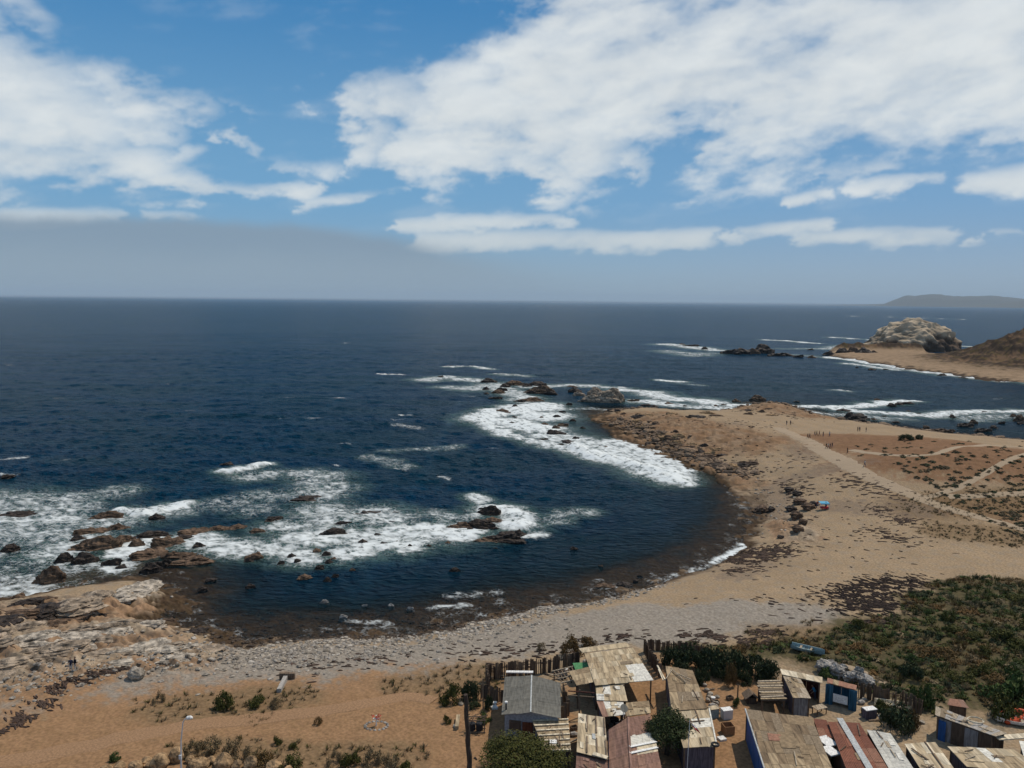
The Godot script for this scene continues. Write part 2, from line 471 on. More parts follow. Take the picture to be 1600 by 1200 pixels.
# ------------------------------------------------------------------ the sea and its foam
# foam: [points px..., half width m, density, crest height m]
const FOAM := [
	[[-60, 775, 40, 778, 120, 792], 7, 0.62, 0.0], [[-60, 800, 60, 806, 150, 812], 8, 0.66, 0.0], [[-60, 826, 50, 832, 120, 845], 7, 0.62, 0.0], [[-60, 850, 40, 855, 110, 850], 5, 0.45, 0.0],
	[[0, 816, 60, 815, 110, 806], 2.5, 0.85, 0.0], [[120, 775, 200, 760], 5, 0.45, 0.0],
	[[185, 796, 235, 799, 285, 785], 2.6, 1.1, 0.7], [[180, 800, 270, 797], 5, 0.6, 0.0],
	[[350, 738, 385, 735, 415, 727], 2.6, 1.1, 0.8], [[400, 742, 470, 740, 510, 755, 525, 772, 480, 772], 6, 0.62, 0.0], [[415, 770, 450, 775], 5, 0.5, 0.0],
	[[300, 790, 360, 780, 400, 800], 5, 0.42, 0.0],
	[[110, 862, 150, 845], 5, 0.75, 0.0], [[185, 868, 210, 855, 225, 840], 4, 0.95, 0.0], [[150, 885, 175, 890, 200, 880], 3, 0.8, 0.0],
	[[265, 850, 290, 838, 330, 842], 4, 0.8, 0.0], [[335, 852, 380, 848, 450, 845, 520, 835], 6, 0.9, 0.0], [[350, 862, 420, 858, 500, 868, 545, 866], 4, 0.8, 0.0],
	[[470, 815, 540, 800, 620, 812], 7, 0.7, 0.0], [[520, 845, 600, 835, 680, 835], 7, 0.85, 0.0], [[530, 865, 600, 858, 650, 850], 3.5, 0.95, 0.0], [[640, 830, 700, 828, 735, 835], 4, 1.1, 0.3],
	[[775, 797, 805, 803, 818, 818], 4, 1.15, 0.3], [[740, 775, 756, 785], 2.5, 0.85, 0.0], [[720, 838, 745, 832], 2.5, 1.1, 0.0], [[820, 838, 850, 834], 2, 0.9, 0.2], [[870, 812, 890, 800, 925, 803], 3, 0.55, 0.0], [[680, 805, 735, 810], 4, 0.6, 0.0],
	[[-40, 905, 20, 915, 60, 930], 5, 0.62, 0.0], [[20, 885, 80, 880], 4, 0.4, 0.0], [[0, 935, 40, 930], 3, 0.8, 0.0], [[85, 875, 120, 890], 3, 0.55, 0.0],
	[[0, 716, 40, 713], 1.5, 0.7, 0.0], [[0, 740, 20, 741], 1.5, 0.6, 0.0], [[480, 830, 495, 850], 5, 0.6, 0.0],
	[[745, 648, 790, 640, 840, 632, 862, 640], 9, 1.2, 0.5], [[760, 655, 810, 662, 850, 668], 9, 1.2, 0.5], [[800, 640, 855, 652], 10, 1.2, 0.3],
	[[735, 650, 760, 662, 800, 680], 4, 1.0, 0.4], [[790, 682, 850, 695, 900, 705], 4, 0.85, 0.3], [[840, 680, 900, 690, 960, 700, 1000, 708], 9, 0.86, 0.2], [[900, 700, 960, 718, 1020, 735, 1060, 752], 5, 1.15, 1.3], [[960, 690, 1010, 705, 1040, 722, 1060, 748], 6, 0.95, 0.4], [[960, 705, 1040, 735], 8, 0.9, 0.0], [[1040, 735, 1066, 757], 3, 1.2, 0.8],
	[[590, 585, 630, 586], 2.2, 1.0, 0.3], [[700, 574, 735, 573, 770, 577], 3.0, 0.85, 0.3], [[660, 594, 700, 590, 745, 595], 7, 0.8, 0.3], [[690, 605, 740, 608, 770, 600], 8, 0.75, 0.0], [[780, 585, 820, 588], 4, 0.7, 0.0], [[770, 600, 800, 615, 830, 628], 7, 0.8, 0.0],
	[[820, 605, 900, 602, 960, 606, 1010, 612], 6, 0.8, 0.3], [[990, 610, 1050, 622, 1110, 630, 1160, 634], 9, 0.95, 0.4], [[1000, 626, 1080, 636, 1150, 640], 7, 0.85, 0.0], [[880, 640, 920, 638, 950, 642], 3, 0.5, 0.0],
	[[1215, 634, 1280, 636, 1330, 637, 1375, 630, 1420, 626], 5, 1.1, 0.6], [[1310, 640, 1370, 645, 1440, 650, 1500, 646, 1600, 642], 5, 0.95, 0.3], [[1300, 648, 1400, 655], 6, 0.55, 0.0], [[1500, 655, 1600, 650], 5, 0.55, 0.0], [[1200, 638, 1260, 644], 5, 0.8, 0.0], [[1030, 594, 1062, 596], 4, 1.0, 0.4],
	[[1036, 538, 1070, 541, 1120, 548], 12, 0.85, 0.4], [[1040, 548, 1080, 555, 1110, 552], 12, 0.62, 0.0], [[1200, 531, 1235, 533, 1275, 537], 7, 0.95, 0.5], [[1300, 527, 1315, 528], 7, 0.9, 0.3], [[1330, 529, 1360, 531], 7, 0.9, 0.3], [[1225, 545, 1290, 546, 1320, 540], 10, 0.7, 0.0],
	[[1295, 558, 1350, 566, 1420, 577, 1480, 586, 1560, 594, 1640, 602], 7, 0.95, 0.3], [[1330, 568, 1400, 578], 6, 0.8, 0.0], [[1505, 541, 1550, 544], 8, 0.9, 0.3], [[1100, 543, 1145, 550], 6, 0.8, 0.0], [[1200, 552, 1290, 558], 6, 0.62, 0.0],
	[[1330, 494, 1380, 495, 1440, 497, 1500, 499], 11, 0.8, 0.0],
	[[1116, 880, 1140, 868, 1163, 852], 0.9, 1.15, 0.1], [[1176, 746, 1192, 758, 1206, 778], 2.0, 0.95, 0.1], [[1185, 778, 1203, 788], 1.6, 0.8, 0.0], [[1190, 812, 1206, 800], 1.0, 0.7, 0.0], [[1040, 905, 1110, 885], 0.9, 0.6, 0.0], [[670, 950, 735, 945], 0.8, 0.7, 0.0], [[550, 970, 600, 975], 0.8, 0.5, 0.0], [[700, 933, 780, 925], 1.2, 0.42, 0.0],
	[[570, 715, 640, 728], 3, 0.42, 0.0], [[600, 705, 720, 700], 2.5, 0.42, 0.0], [[620, 730, 632, 733], 1.2, 0.7, 0.0], [[690, 748, 700, 750], 1.2, 0.8, 0.0], [[1300, 610, 1325, 612], 2.5, 0.8, 0.0], [[1060, 600, 1090, 602], 3, 0.55, 0.0], [[620, 665, 650, 668], 2.4, 0.6, 0.0],
]

func wave(x: float, z: float, dr: float) -> float:
	var h := 0.0
	if dr < 16.0: h += N1.get_noise_2d(x * 0.9 + 40.0, z * 2.6) * 0.9
	if dr < 5.0: h += N2.get_noise_2d(x * 3.2, z * 7.0 + 9.0) * 0.6
	if dr < 2.2: h += N3.get_noise_2d(x * 9.0, z * 19.0) * 0.3
	return h

func build_sea() -> void:
	var cols := 640
	var span := 112.0
	var rows := PackedFloat32Array()
	var r := 98.0
	while r < 48000.0:
		rows.append(r)
		r *= 1.006 if r < 1200.0 else 1.022
	rows.append(48000.0)
	var nr := rows.size()
	var dens := PackedFloat32Array()
	dens.resize(nr * cols)
	var lift := PackedFloat32Array()
	lift.resize(nr * cols)
	var air := PackedFloat32Array()
	air.resize(nr * cols)
	var strokes := []
	for f in FOAM:
		var pts := []
		for k in range(0, f[0].size(), 2):
			var p := flat(f[0][k], f[0][k + 1])
			pts.append(Vector2(p.x, p.z))
		strokes.append([pts, f[1], f[2], f[3]])
	for k in 120:  # scattered whitecaps
		var rr := 130.0 * pow(9.0, rng.randf())
		var aa := deg_to_rad(rnd(-36, 36))
		var p := Vector2(rr * sin(aa), -rr * cos(aa))
		if rng.randf() < 0.7 and p.x > 0: continue
		if rr < 520.0 and sample(sdf, p.x, p.y) > -38.0: continue
		var l := rnd(1.0, 4.0) * (0.6 + rr / 500.0)
		strokes.append([[p, p + Vector2(l, rnd(-0.25, 0.25) * l)], rnd(0.4, 1.0) * (0.7 + rr / 600.0), rnd(0.3, 0.75), 0.15])
	for s in strokes:
		var pts: Array = s[0]
		var w: float = s[1]
		for k in pts.size() - 1:
			var a: Vector2 = pts[k]
			var b: Vector2 = pts[k + 1]
			var steps := maxi(1, int(a.distance_to(b) / (w * 0.5)))
			for t in steps + 1:
				var p := a.lerp(b, float(t) / steps)
				var sw := w * (1.0 + 0.45 * N1.get_noise_2d(p.x * 12.0, p.y * 12.0))
				p += Vector2(N2.get_noise_2d(p.x * 11.0, p.y * 11.0), N2.get_noise_2d(p.x * 11.0 + 300.0, p.y * 11.0)) * w * 1.1
				var pr := p.length()
				var pa := rad_to_deg(atan2(p.x, -p.y))
				var reach := sw * 2.6
				var da := rad_to_deg(reach / pr)
				var j0 := maxi(0, int((pa - da + span / 2) / span * (cols - 1)))
				var j1 := mini(cols - 1, int((pa + da + span / 2) / span * (cols - 1)) + 1)
				var i0 := maxi(0, rows.bsearch(pr - reach) - 1)
				var i1 := mini(nr - 1, rows.bsearch(pr + reach))
				for i in range(i0, i1 + 1):
					for j in range(j0, j1 + 1):
						var ang := deg_to_rad(-span / 2 + span * j / (cols - 1))
						var d := Vector2(rows[i] * sin(ang), -rows[i] * cos(ang)).distance_to(p) / sw
						if d < 2.6 and w > 2.4: air[i * cols + j] = maxf(air[i * cols + j], minf(s[2], 0.9) * smoothstep(2.6, 0.4, d))
						if d < 1.5:
							var q := i * cols + j
							dens[q] = maxf(dens[q], s[2] * smoothstep(1.5, 0.35, d))
							if s[3] > 0.0: lift[q] = maxf(lift[q], s[3] * smoothstep(1.0, 0.0, d))
	var v := PackedVector3Array()
	var uv := PackedVector2Array()
	var c := PackedColorArray()
	var fc := PackedColorArray()
	v.resize(nr * cols)
	uv.resize(nr * cols)
	c.resize(nr * cols)
	fc.resize(nr * cols)
	var film_a := PackedFloat32Array()
	film_a.resize(nr * cols)
	for i in nr:
		var dr: float = rows[mini(i + 1, nr - 1)] - rows[mini(i, nr - 2)]
		for j in cols:
			var k := i * cols + j
			var a := deg_to_rad(-span / 2 + span * j / (cols - 1))
			var x := rows[i] * sin(a)
			var z := -rows[i] * cos(a)
			var depth := 20.0
			if rows[i] < 520.0: depth = -land(x, z)
			var h := wave(x, z, dr) * clampf(0.12 + depth * 0.14, 0.12, 1.0) + lift[k]
			v[k] = Vector3(x, h, z)
			uv[k] = Vector2(x, z) / 60.0
			var n := N1.get_noise_2d(x * 1.2, z * 3.5)
			var body := Color(0.0015, 0.039, 0.09).lerp(Color(0.0015, 0.037, 0.074), clampf(0.5 + n * 1.8, 0, 1))
			body = body.lerp(Color(0.004, 0.030, 0.052), smoothstep(10.0, 120.0, x) * smoothstep(900.0, 200.0, rows[i]))
			body = body.lerp(Color(0.008, 0.026, 0.034), exp(-maxf(depth, 0.0) / 4.0))
			# water full of air bubbles round the surf
			body = body.lerp(Color(0.125, 0.215, 0.185), clampf((air[k] + N2.get_noise_2d(x * 5.0, z * 9.0) * 0.35) * 0.85, 0, 0.75) * smoothstep(0.0, 0.3, air[k]))
			body.a = clampf(1.0 - exp(-maxf(depth, 0.0) / 0.85), 0.35, 1.0)
			c[k] = body
			var fd := dens[k]
			if depth < 0.2 and rows[i] < 520.0 and depth > -0.3: fd = maxf(fd, 0.12 + 0.3 * N3.get_noise_2d(x * 8.0, z * 8.0))
			if fd > 0.02:
				var torn := 0.34 * N3.get_noise_2d(x * 26.0, z * 40.0) + 0.3 * NR.get_noise_2d(x * 7.0, z * 11.0) + 0.2 * N2.get_noise_2d(x * 10.0, z * 16.0)
				if dr > 2.5: torn *= 0.6
				film_a[k] = clampf(fd * 0.85 + torn * 0.6 - 0.05, 0, 0.8)
				fd = smoothstep(0.52, 1.12, fd + torn * 1.1)
			fc[k] = Color(1, 1, 1, fd)
	var idx := PackedInt32Array()
	var fidx := PackedInt32Array()
	for i in nr - 1:
		for j in cols - 1:
			var k := i * cols + j
			if rows[i] < 500.0 and sample(sdf, v[k].x, v[k].z) > 14.0: continue
			idx.append_array([k, k + cols, k + 1, k + 1, k + cols, k + cols + 1])
			if film_a[k] > 0.03 or film_a[k + cols] > 0.03 or film_a[k + 1] > 0.03:
				fidx.append_array([k, k + cols, k + 1, k + 1, k + cols, k + cols + 1])
	var nor := PackedVector3Array()
	nor.resize(v.size())
	for i in nr:
		for j in cols:
			var k := i * cols + j
			var e1 := v[i * cols + mini(j + 1, cols - 1)] - v[i * cols + maxi(j - 1, 0)]
			var e2 := v[mini(i + 1, nr - 1) * cols + j] - v[maxi(i - 1, 0) * cols + j]
			var nn := e1.cross(e2).normalized()
			nor[k] = nn if nn.y > 0 else -nn
	var water := StandardMaterial3D.new()
	water.resource_name = "sea_water"
	water.vertex_color_use_as_albedo = true
	water.transparency = BaseMaterial3D.TRANSPARENCY_ALPHA
	water.roughness = 0.26
	water.metallic_specular = 0.12
	water.heightmap_enabled = true
	var rip := FastNoiseLite.new()
	rip.seed = 5
	rip.noise_type = FastNoiseLite.TYPE_SIMPLEX_SMOOTH
	rip.frequency = 0.016
	rip.fractal_octaves = 6
	rip.fractal_gain = 0.58
	var im := rip.get_seamless_image(1024, 2048, false, false, 0.15, true)
	im.resize(2048, 2048, Image.INTERPOLATE_CUBIC)
	im.convert(Image.FORMAT_L8)
	water.heightmap_texture = ImageTexture.create_from_image(im)
	water.heightmap_scale = 420.0
	kind(put("sea", arrays(v, idx, c, nor, uv), water), "structure")
	# foam lies a hand above the water
	for k in v.size():
		if film_a[k] > 0.0: v[k].y += 0.06
	var n1 := FastNoiseLite.new()
	n1.seed = 31
	n1.frequency = 0.008
	n1.fractal_octaves = 5
	n1.fractal_type = FastNoiseLite.FRACTAL_RIDGED
	n1.domain_warp_enabled = true
	n1.domain_warp_amplitude = 34.0
	n1.domain_warp_frequency = 0.012
	var d1 := n1.get_seamless_image(1024, 1024, false, false, 0.15, true)
	d1.convert(Image.FORMAT_L8)
	var b1 := d1.get_data()
	var n2 := FastNoiseLite.new()
	n2.seed = 77
	n2.frequency = 0.004
	n2.fractal_octaves = 7
	n2.fractal_gain = 0.62
	var d2 := n2.get_seamless_image(1024, 1024, false, false, 0.15, true)
	d2.convert(Image.FORMAT_L8)
	var b2 := d2.get_data()
	var out := PackedByteArray()
	out.resize(b1.size() * 4)
	var lace := PackedByteArray()
	lace.resize(b1.size() * 4)
	for k in b1.size():
		var ridge := b1[k] / 255.0
		var cloud := b2[k] / 255.0
		var q := clampi(int(smoothstep(0.05, 0.62, ridge * 0.55 + (cloud - 0.5) * 1.2 + 0.3) * 255.0), 0, 255)
		var l := clampi(int(smoothstep(0.52, 0.86, ridge + (cloud - 0.5) * 0.7) * 255.0), 0, 255)
		for e in 3:
			out[k * 4 + e] = 255
			lace[k * 4 + e] = 255
		out[k * 4 + 3] = q
		lace[k * 4 + 3] = l
	var foam := StandardMaterial3D.new()
	foam.resource_name = "sea_foam"
	foam.albedo_color = Color(0.62, 0.66, 0.655).linear_to_srgb()
	foam.albedo_texture = ImageTexture.create_from_image(Image.create_from_data(1024, 1024, false, Image.FORMAT_RGBA8, out))
	foam.uv1_scale = Vector3(3.3, 3.3, 1)
	foam.vertex_color_use_as_albedo = true
	foam.transparency = BaseMaterial3D.TRANSPARENCY_ALPHA
	foam.roughness = 0.9
	var fo := put("sea_foam", arrays(v, fidx, fc, nor, uv), foam)
	tag(fo, "white surf foam drifting round the reefs and along the beach", "foam")
	kind(fo, "stuff")
	for k in v.size():
		if film_a[k] > 0.0:
			v[k].y -= 0.03
			fc[k].a = film_a[k]
	var film := foam.duplicate()
	film.resource_name = "foam_lace"
	film.albedo_texture = ImageTexture.create_from_image(Image.create_from_data(1024, 1024, false, Image.FORMAT_RGBA8, lace))
	film.transparency = BaseMaterial3D.TRANSPARENCY_ALPHA
	film.uv1_scale = Vector3(4.6, 4.6, 1)
	var fi := put("foam_lace", arrays(v, fidx, fc, nor, uv), film)
	tag(fi, "thin lacy foam streaks spread over the water round the surf", "foam")
	kind(fi, "stuff")

# ------------------------------------------------------------------ the sky: air and clouds by direction
# [px, py, px, py, half width degrees, strength]: where cloud lies in the sky
const CLOUDS := [
	[560, 150, 560, 240, 1.3, 0.9], [600, 170, 700, 210, 2.6, 1.0], [620, 240, 760, 250, 2.0, 1.0], [720, 180, 900, 220, 3.4, 1.15], [700, 120, 850, 100, 1.4, 0.8], [780, 250, 880, 290, 1.1, 1.0], [860, 130, 1100, 130, 4.2, 1.15], [830, 70, 1000, 40, 2.2, 0.75], [980, 245, 985, 275, 1.0, 0.85], [960, 60, 1250, 70, 3.6, 0.95], [1000, 200, 1100, 190, 1.8, 0.85], [1095, 240, 1130, 215, 0.8, 0.85], [1180, 240, 1200, 215, 0.7, 0.8], [1150, 150, 1400, 110, 4.6, 1.1], [1250, 190, 1500, 165, 1.3, 0.9], [1350, 60, 1650, 60, 5.0, 1.1], [1500, 130, 1700, 120, 2.8, 1.0], [1560, 205, 1700, 190, 0.8, 0.7], [900, 0, 1700, -40, 4.0, 0.9],
	[1245, 312, 1300, 300, 0.45, 0.85], [1290, 275, 1400, 255, 0.75, 0.62], [1360, 290, 1450, 283, 0.55, 0.85], [1300, 240, 1480, 225, 0.5, 0.5], [1515, 288, 1640, 270, 0.75, 0.95],
	[-80, 110, 60, 130, 2.8, 0.85], [-80, 30, 50, 25, 1.4, 0.62], [-80, 200, 120, 200, 3.0, 0.95], [100, 110, 240, 130, 1.8, 0.62], [200, 160, 310, 165, 1.5, 0.75], [120, 200, 260, 205, 1.2, 0.72], [-80, 255, 230, 262, 1.5, 0.98], [250, 280, 330, 298, 0.8, 0.95], [330, 295, 490, 298, 0.5, 0.8], [345, 215, 375, 245, 0.6, 0.82], [420, 262, 520, 268, 0.5, 0.5], [260, 260, 300, 235, 0.6, 0.62], [330, 140, 390, 170, 0.7, 0.45], [-80, 300, 300, 310, 0.6, 0.45], [0, 340, 180, 338, 0.5, 0.8], [230, 333, 300, 338, 0.35, 0.62], [480, 318, 620, 302, 0.35, 0.62],
	[640, 352, 720, 345, 0.5, 0.8], [700, 345, 880, 350, 0.6, 0.85], [680, 375, 900, 380, 0.75, 0.98], [880, 378, 1110, 370, 0.65, 0.98], [1145, 368, 1300, 352, 0.5, 0.95], [1240, 375, 1470, 370, 0.6, 0.95], [1530, 370, 1580, 367, 0.4, 0.75],
]

func sky_deg(px: float, py: float) -> Vector2:
	var d := ray(px, py)
	return Vector2(rad_to_deg(atan2(d.x, -d.z)), rad_to_deg(asin(d.y)))

func build_sky(env: Environment) -> void:
	var caps := []
	for s in CLOUDS:
		caps.append([sky_deg(s[0], s[1]), sky_deg(s[2], s[3]), s[4], s[5]])
	var fb := FastNoiseLite.new()
	fb.seed = 11
	fb.noise_type = FastNoiseLite.TYPE_SIMPLEX_SMOOTH
	fb.frequency = 0.11
	fb.fractal_octaves = 7
	fb.fractal_gain = 0.56
	fb.domain_warp_enabled = true
	fb.domain_warp_amplitude = 3.0
	fb.domain_warp_frequency = 0.09
	fb.domain_warp_fractal_octaves = 3
	var lo := FastNoiseLite.new()
	lo.seed = 4
	lo.frequency = 0.035
	lo.fractal_octaves = 2
	var W := 4096
	var H := 2048
	var coarse := Image.create(512, 256, false, Image.FORMAT_RGBF)
	for y in 128:
		for x in 512:
			var az := wrapf((x + 0.5) / 512.0 * 360.0, -180.0, 180.0)
			coarse.set_pixel(x, y, sky_colour(az, 90.0 - (y + 0.5) / 256.0 * 180.0, caps, fb, lo))
	for y in range(128, 256):
		for x in 512: coarse.set_pixel(x, y, Color(0.02, 0.035, 0.05))
	coarse.resize(W, H, Image.INTERPOLATE_BILINEAR)
	for y in range(int(H * (90.0 - 27.0) / 180.0), H / 2):
		for x in range(-420, 421):
			var az := (x + 0.5) / W * 360.0
			coarse.set_pixel(posmod(x, W), y, sky_colour(az, 90.0 - (y + 0.5) / H * 180.0, caps, fb, lo))
	var pm := PanoramaSkyMaterial.new()
	pm.panorama = ImageTexture.create_from_image(coarse)
	var sky := Sky.new()
	sky.sky_material = pm
	env.background_mode = Environment.BG_SKY
	env.sky = sky

func sky_colour(az: float, el: float, caps: Array, fb: FastNoiseLite, lo: FastNoiseLite) -> Color:
	var t := clampf(el / 22.0, 0, 1)
	var c := Color(0.27, 0.39, 0.48).lerp(Color(0.155, 0.34, 0.545), smoothstep(0.0, 0.35, t))
	c = c.lerp(Color(0.042, 0.19, 0.42), smoothstep(0.25, 1.05, t))
	c = c.lerp(Color(0.04, 0.14, 0.33), smoothstep(22.0, 70.0, el))
	c.r += 0.03 * smoothstep(-20.0, 35.0, az) * (1.0 - t)
	# cloud cover, streaked up to the right
	var u := az * 0.72 + el * 0.3
	var w := el * 1.75 - az * 0.3
	var n := fb.get_noise_2d(u, w)
	var fine := fb.get_noise_2d(u * 3.1 + 50.0, w * 3.1)
	var m := 0.0
	if absf(az) < 46.0 and el < 32.0:
		var slow := fb.get_noise_2d(u * 0.55 + 200.0, w * 0.55)
		var p := Vector2(az, el) + Vector2(slow * 1.6 + n * 1.9 + fine * 1.3, (slow * 0.7 + n * 0.8 + fine * 0.6) * smoothstep(0.0, 14.0, el + 4.0))
		for s in caps:
			var a: Vector2 = s[0]
			var ab: Vector2 = s[1] - a
			var q := p - a
			var k := clampf(q.dot(ab) / maxf(ab.length_squared(), 1e-6), 0, 1)
			q -= ab * k
			q.x *= 0.85
			var d: float = q.length() / s[2]
			if d < 2.0: m = maxf(m, s[3] * smoothstep(2.0, 0.0, d))
	var wide := clampf(0.35 + 1.3 * lo.get_noise_2d(az, el * 2.0), 0, 1)
	m = lerpf(m, wide, smoothstep(36.0, 46.0, absf(az)) if el < 22.0 else maxf(smoothstep(36.0, 46.0, absf(az)), smoothstep(22.0, 31.0, el)))
	var comb := fb.get_noise_2d(u * 1.1 + 31.0, w * 2.4 + 7.0)
	var thick := m * 1.3 + n * 0.85 + comb * 0.14 + fine * 0.42 - 0.36
	var cover := 1.0 - exp(-1.75 * pow(maxf(thick, 0.0), 1.3)) if thick > 0.0 else 0.0
	cover *= smoothstep(0.0, 0.3, m)
	cover = maxf(cover, 0.16 * smoothstep(0.1, 0.9, m + n + comb * 0.6) * smoothstep(3.0, 7.0, el))
	var white := Color(0.69, 0.715, 0.71) * (1.0 + 0.1 * n + 0.03 * comb)
	white = white.lerp(Color(0.50, 0.56, 0.59), smoothstep(9.0, 1.0, el))
	c = c.lerp(white, cover * 0.95)
	# the low bank of sea fog, thickest to the left
	var top := 4.75 + 0.35 * exp(-pow((az + 21.0) / 7.0, 2.0)) + 0.22 * fb.get_noise_2d(az * 0.8, 70.0) + 0.22 * fb.get_noise_2d(az * 2.2, 20.0 + el * 3.0)
	top *= 1.0 - 0.72 * smoothstep(-14.0, 9.0, az) * (1.0 - smoothstep(60.0, 120.0, az))
	var soft := 0.5 + 1.1 * smoothstep(-14.0, 4.0, az)
	var bank := smoothstep(top + soft, top - soft, el) * lerpf(0.93, 0.5, smoothstep(-8.0, 12.0, az))
	var grey := Color(0.215, 0.295, 0.38).lerp(Color(0.25, 0.33, 0.405), smoothstep(4.6, 1.5, el + n * 0.8))
	c = c.lerp(grey, bank)
	return c

# ------------------------------------------------------------------ rocks
var ico_v := {}
var ico_i := {}
func ico(level: int) -> void:
	if ico_v.has(level): return
	if level == 0:
		var t := (1.0 + sqrt(5.0)) / 2.0
		var vs := PackedVector3Array()
		for p in [[-1, t, 0], [1, t, 0], [-1, -t, 0], [1, -t, 0], [0, -1, t], [0, 1, t], [0, -1, -t], [0, 1, -t], [t, 0, -1], [t, 0, 1], [-t, 0, -1], [-t, 0, 1]]:
			vs.append(Vector3(p[0], p[1], p[2]).normalized())
		ico_v[0] = vs
		ico_i[0] = PackedInt32Array([0, 11, 5, 0, 5, 1, 0, 1, 7, 0, 7, 10, 0, 10, 11, 1, 5, 9, 5, 11, 4, 11, 10, 2, 10, 7, 6, 7, 1, 8, 3, 9, 4, 3, 4, 2, 3, 2, 6, 3, 6, 8, 3, 8, 9, 4, 9, 5, 2, 4, 11, 6, 2, 10, 8, 6, 7, 9, 8, 1])
		return
	ico(level - 1)
	var v: PackedVector3Array = ico_v[level - 1].duplicate()
	var old: PackedInt32Array = ico_i[level - 1]
	var idx := PackedInt32Array()
	var mid := {}
	for t in range(0, old.size(), 3):
		var m := []
		for e in 3:
			var a := old[t + e]
			var b := old[t + (e + 1) % 3]
			var key := mini(a, b) * 100000 + maxi(a, b)
			if not mid.has(key):
				mid[key] = v.size()
				v.append(((v[a] + v[b]) * 0.5).normalized())
			m.append(mid[key])
		idx.append_array([old[t], m[0], m[2], old[t + 1], m[1], m[0], old[t + 2], m[2], m[1], m[0], m[1], m[2]])
	ico_v[level] = v
	ico_i[level] = idx

func rock_mesh(seed_: int, level: int, cuts: int, rough: float) -> ArrayMesh:
	ico(level)
	var r2 := RandomNumberGenerator.new()
	r2.seed = seed_
	var planes := []
	for k in cuts:
		var z := r2.randf_range(-0.7, 1)
		var a := r2.randf_range(0, TAU)
		var q := sqrt(1 - z * z)
		planes.append([Vector3(q * cos(a), z, q * sin(a)), r2.randf_range(0.55, 0.95)])
	var v: PackedVector3Array = ico_v[level].duplicate()
	for k in v.size():
		var p := v[k]
		var s := 1.0
		for pl in planes:
			var d: float = p.dot(pl[0])
			if d > 0.01: s = minf(s, pl[1] / d)
		var o := p * 34.0 + Vector3.ONE * seed_ * 7.3
		s *= 1.0 + rough * N2.get_noise_3d(o.x, o.y * 2.2, o.z) + rough * 0.7 * N3.get_noise_3d(o.x * 2.6, o.y * 5.0, o.z * 2.6) - rough * 0.5 * NR.get_noise_3d(o.x * 0.8, o.y * 2.0, o.z * 3.0)
		v[k] = p * s
	return arrays(v, ico_i[level])

# [px, py, width px, height px, tone] in the water or on the shore
const REEF_LEFT := [[26, 801, 42, 9], [170, 806, 44, 11], [245, 808, 20, 10], [141, 829, 46, 14], [182, 824, 32, 12], [155, 852, 70, 20], [190, 842, 40, 13], [234, 834, 55, 12], [302, 829, 46, 9], [340, 824, 30, 8], [371, 822, 26, 9], [262, 846, 48, 22], [232, 862, 54, 20], [290, 838, 26, 10], [175, 876, 28, 20], [190, 884, 16, 10], [130, 874, 36, 18], [97, 873, 26, 16], [81, 903, 40, 24], [266, 866, 26, 14], [300, 873, 62, 15], [285, 866, 40, 14], [309, 853, 20, 10], [398, 867, 28, 16], [388, 874, 14, 8], [455, 867, 13, 8], [495, 859, 12, 8], [511, 863, 14, 10], [234, 889, 32, 16], [250, 880, 30, 16], [29, 931, 24, 14], [317, 919, 17, 9], [480, 777, 46, 8], [355, 724, 22, 9], [13, 743, 20, 6], [12, 858, 26, 12], [210, 850, 24, 12], [120, 842, 22, 10], [400, 828, 22, 7], [430, 808, 30, 7], [465, 875, 13, 8], [440, 878, 12, 6], [500, 884, 16, 10], [520, 872, 14, 9], [330, 905, 20, 6], [390, 915, 14, 6], [475, 900, 20, 8], [510, 905, 12, 7]]
const REEF_BAY := [[577, 800, 46, 10], [522, 829, 40, 8], [540, 815, 30, 7], [612, 815, 14, 6], [747, 817, 60, 18], [720, 820, 40, 14], [770, 812, 30, 10], [766, 800, 40, 15], [755, 795, 20, 10], [789, 836, 66, 24], [765, 842, 46, 14], [810, 832, 24, 16], [735, 826, 14, 8], [700, 846, 10, 12], [670, 851, 8, 9], [567, 846, 14, 8], [563, 855, 10, 6], [511, 864, 16, 11], [513, 877, 14, 8], [640, 852, 8, 5], [772, 856, 11, 9], [897, 856, 15, 11], [939, 883, 9, 7], [537, 961, 14, 13], [642, 949, 12, 7], [708, 890, 18, 7], [610, 945, 10, 7], [525, 898, 12, 7], [550, 890, 10, 6], [505, 940, 14, 7], [570, 945, 9, 6], [880, 948, 9, 6], [993, 905, 10, 12], [1000, 898, 9, 7], [945, 915, 30, 6], [975, 912, 22, 8], [620, 800, 16, 5], [590, 834, 12, 5], [600, 848, 14, 5], [620, 846, 10, 4]]
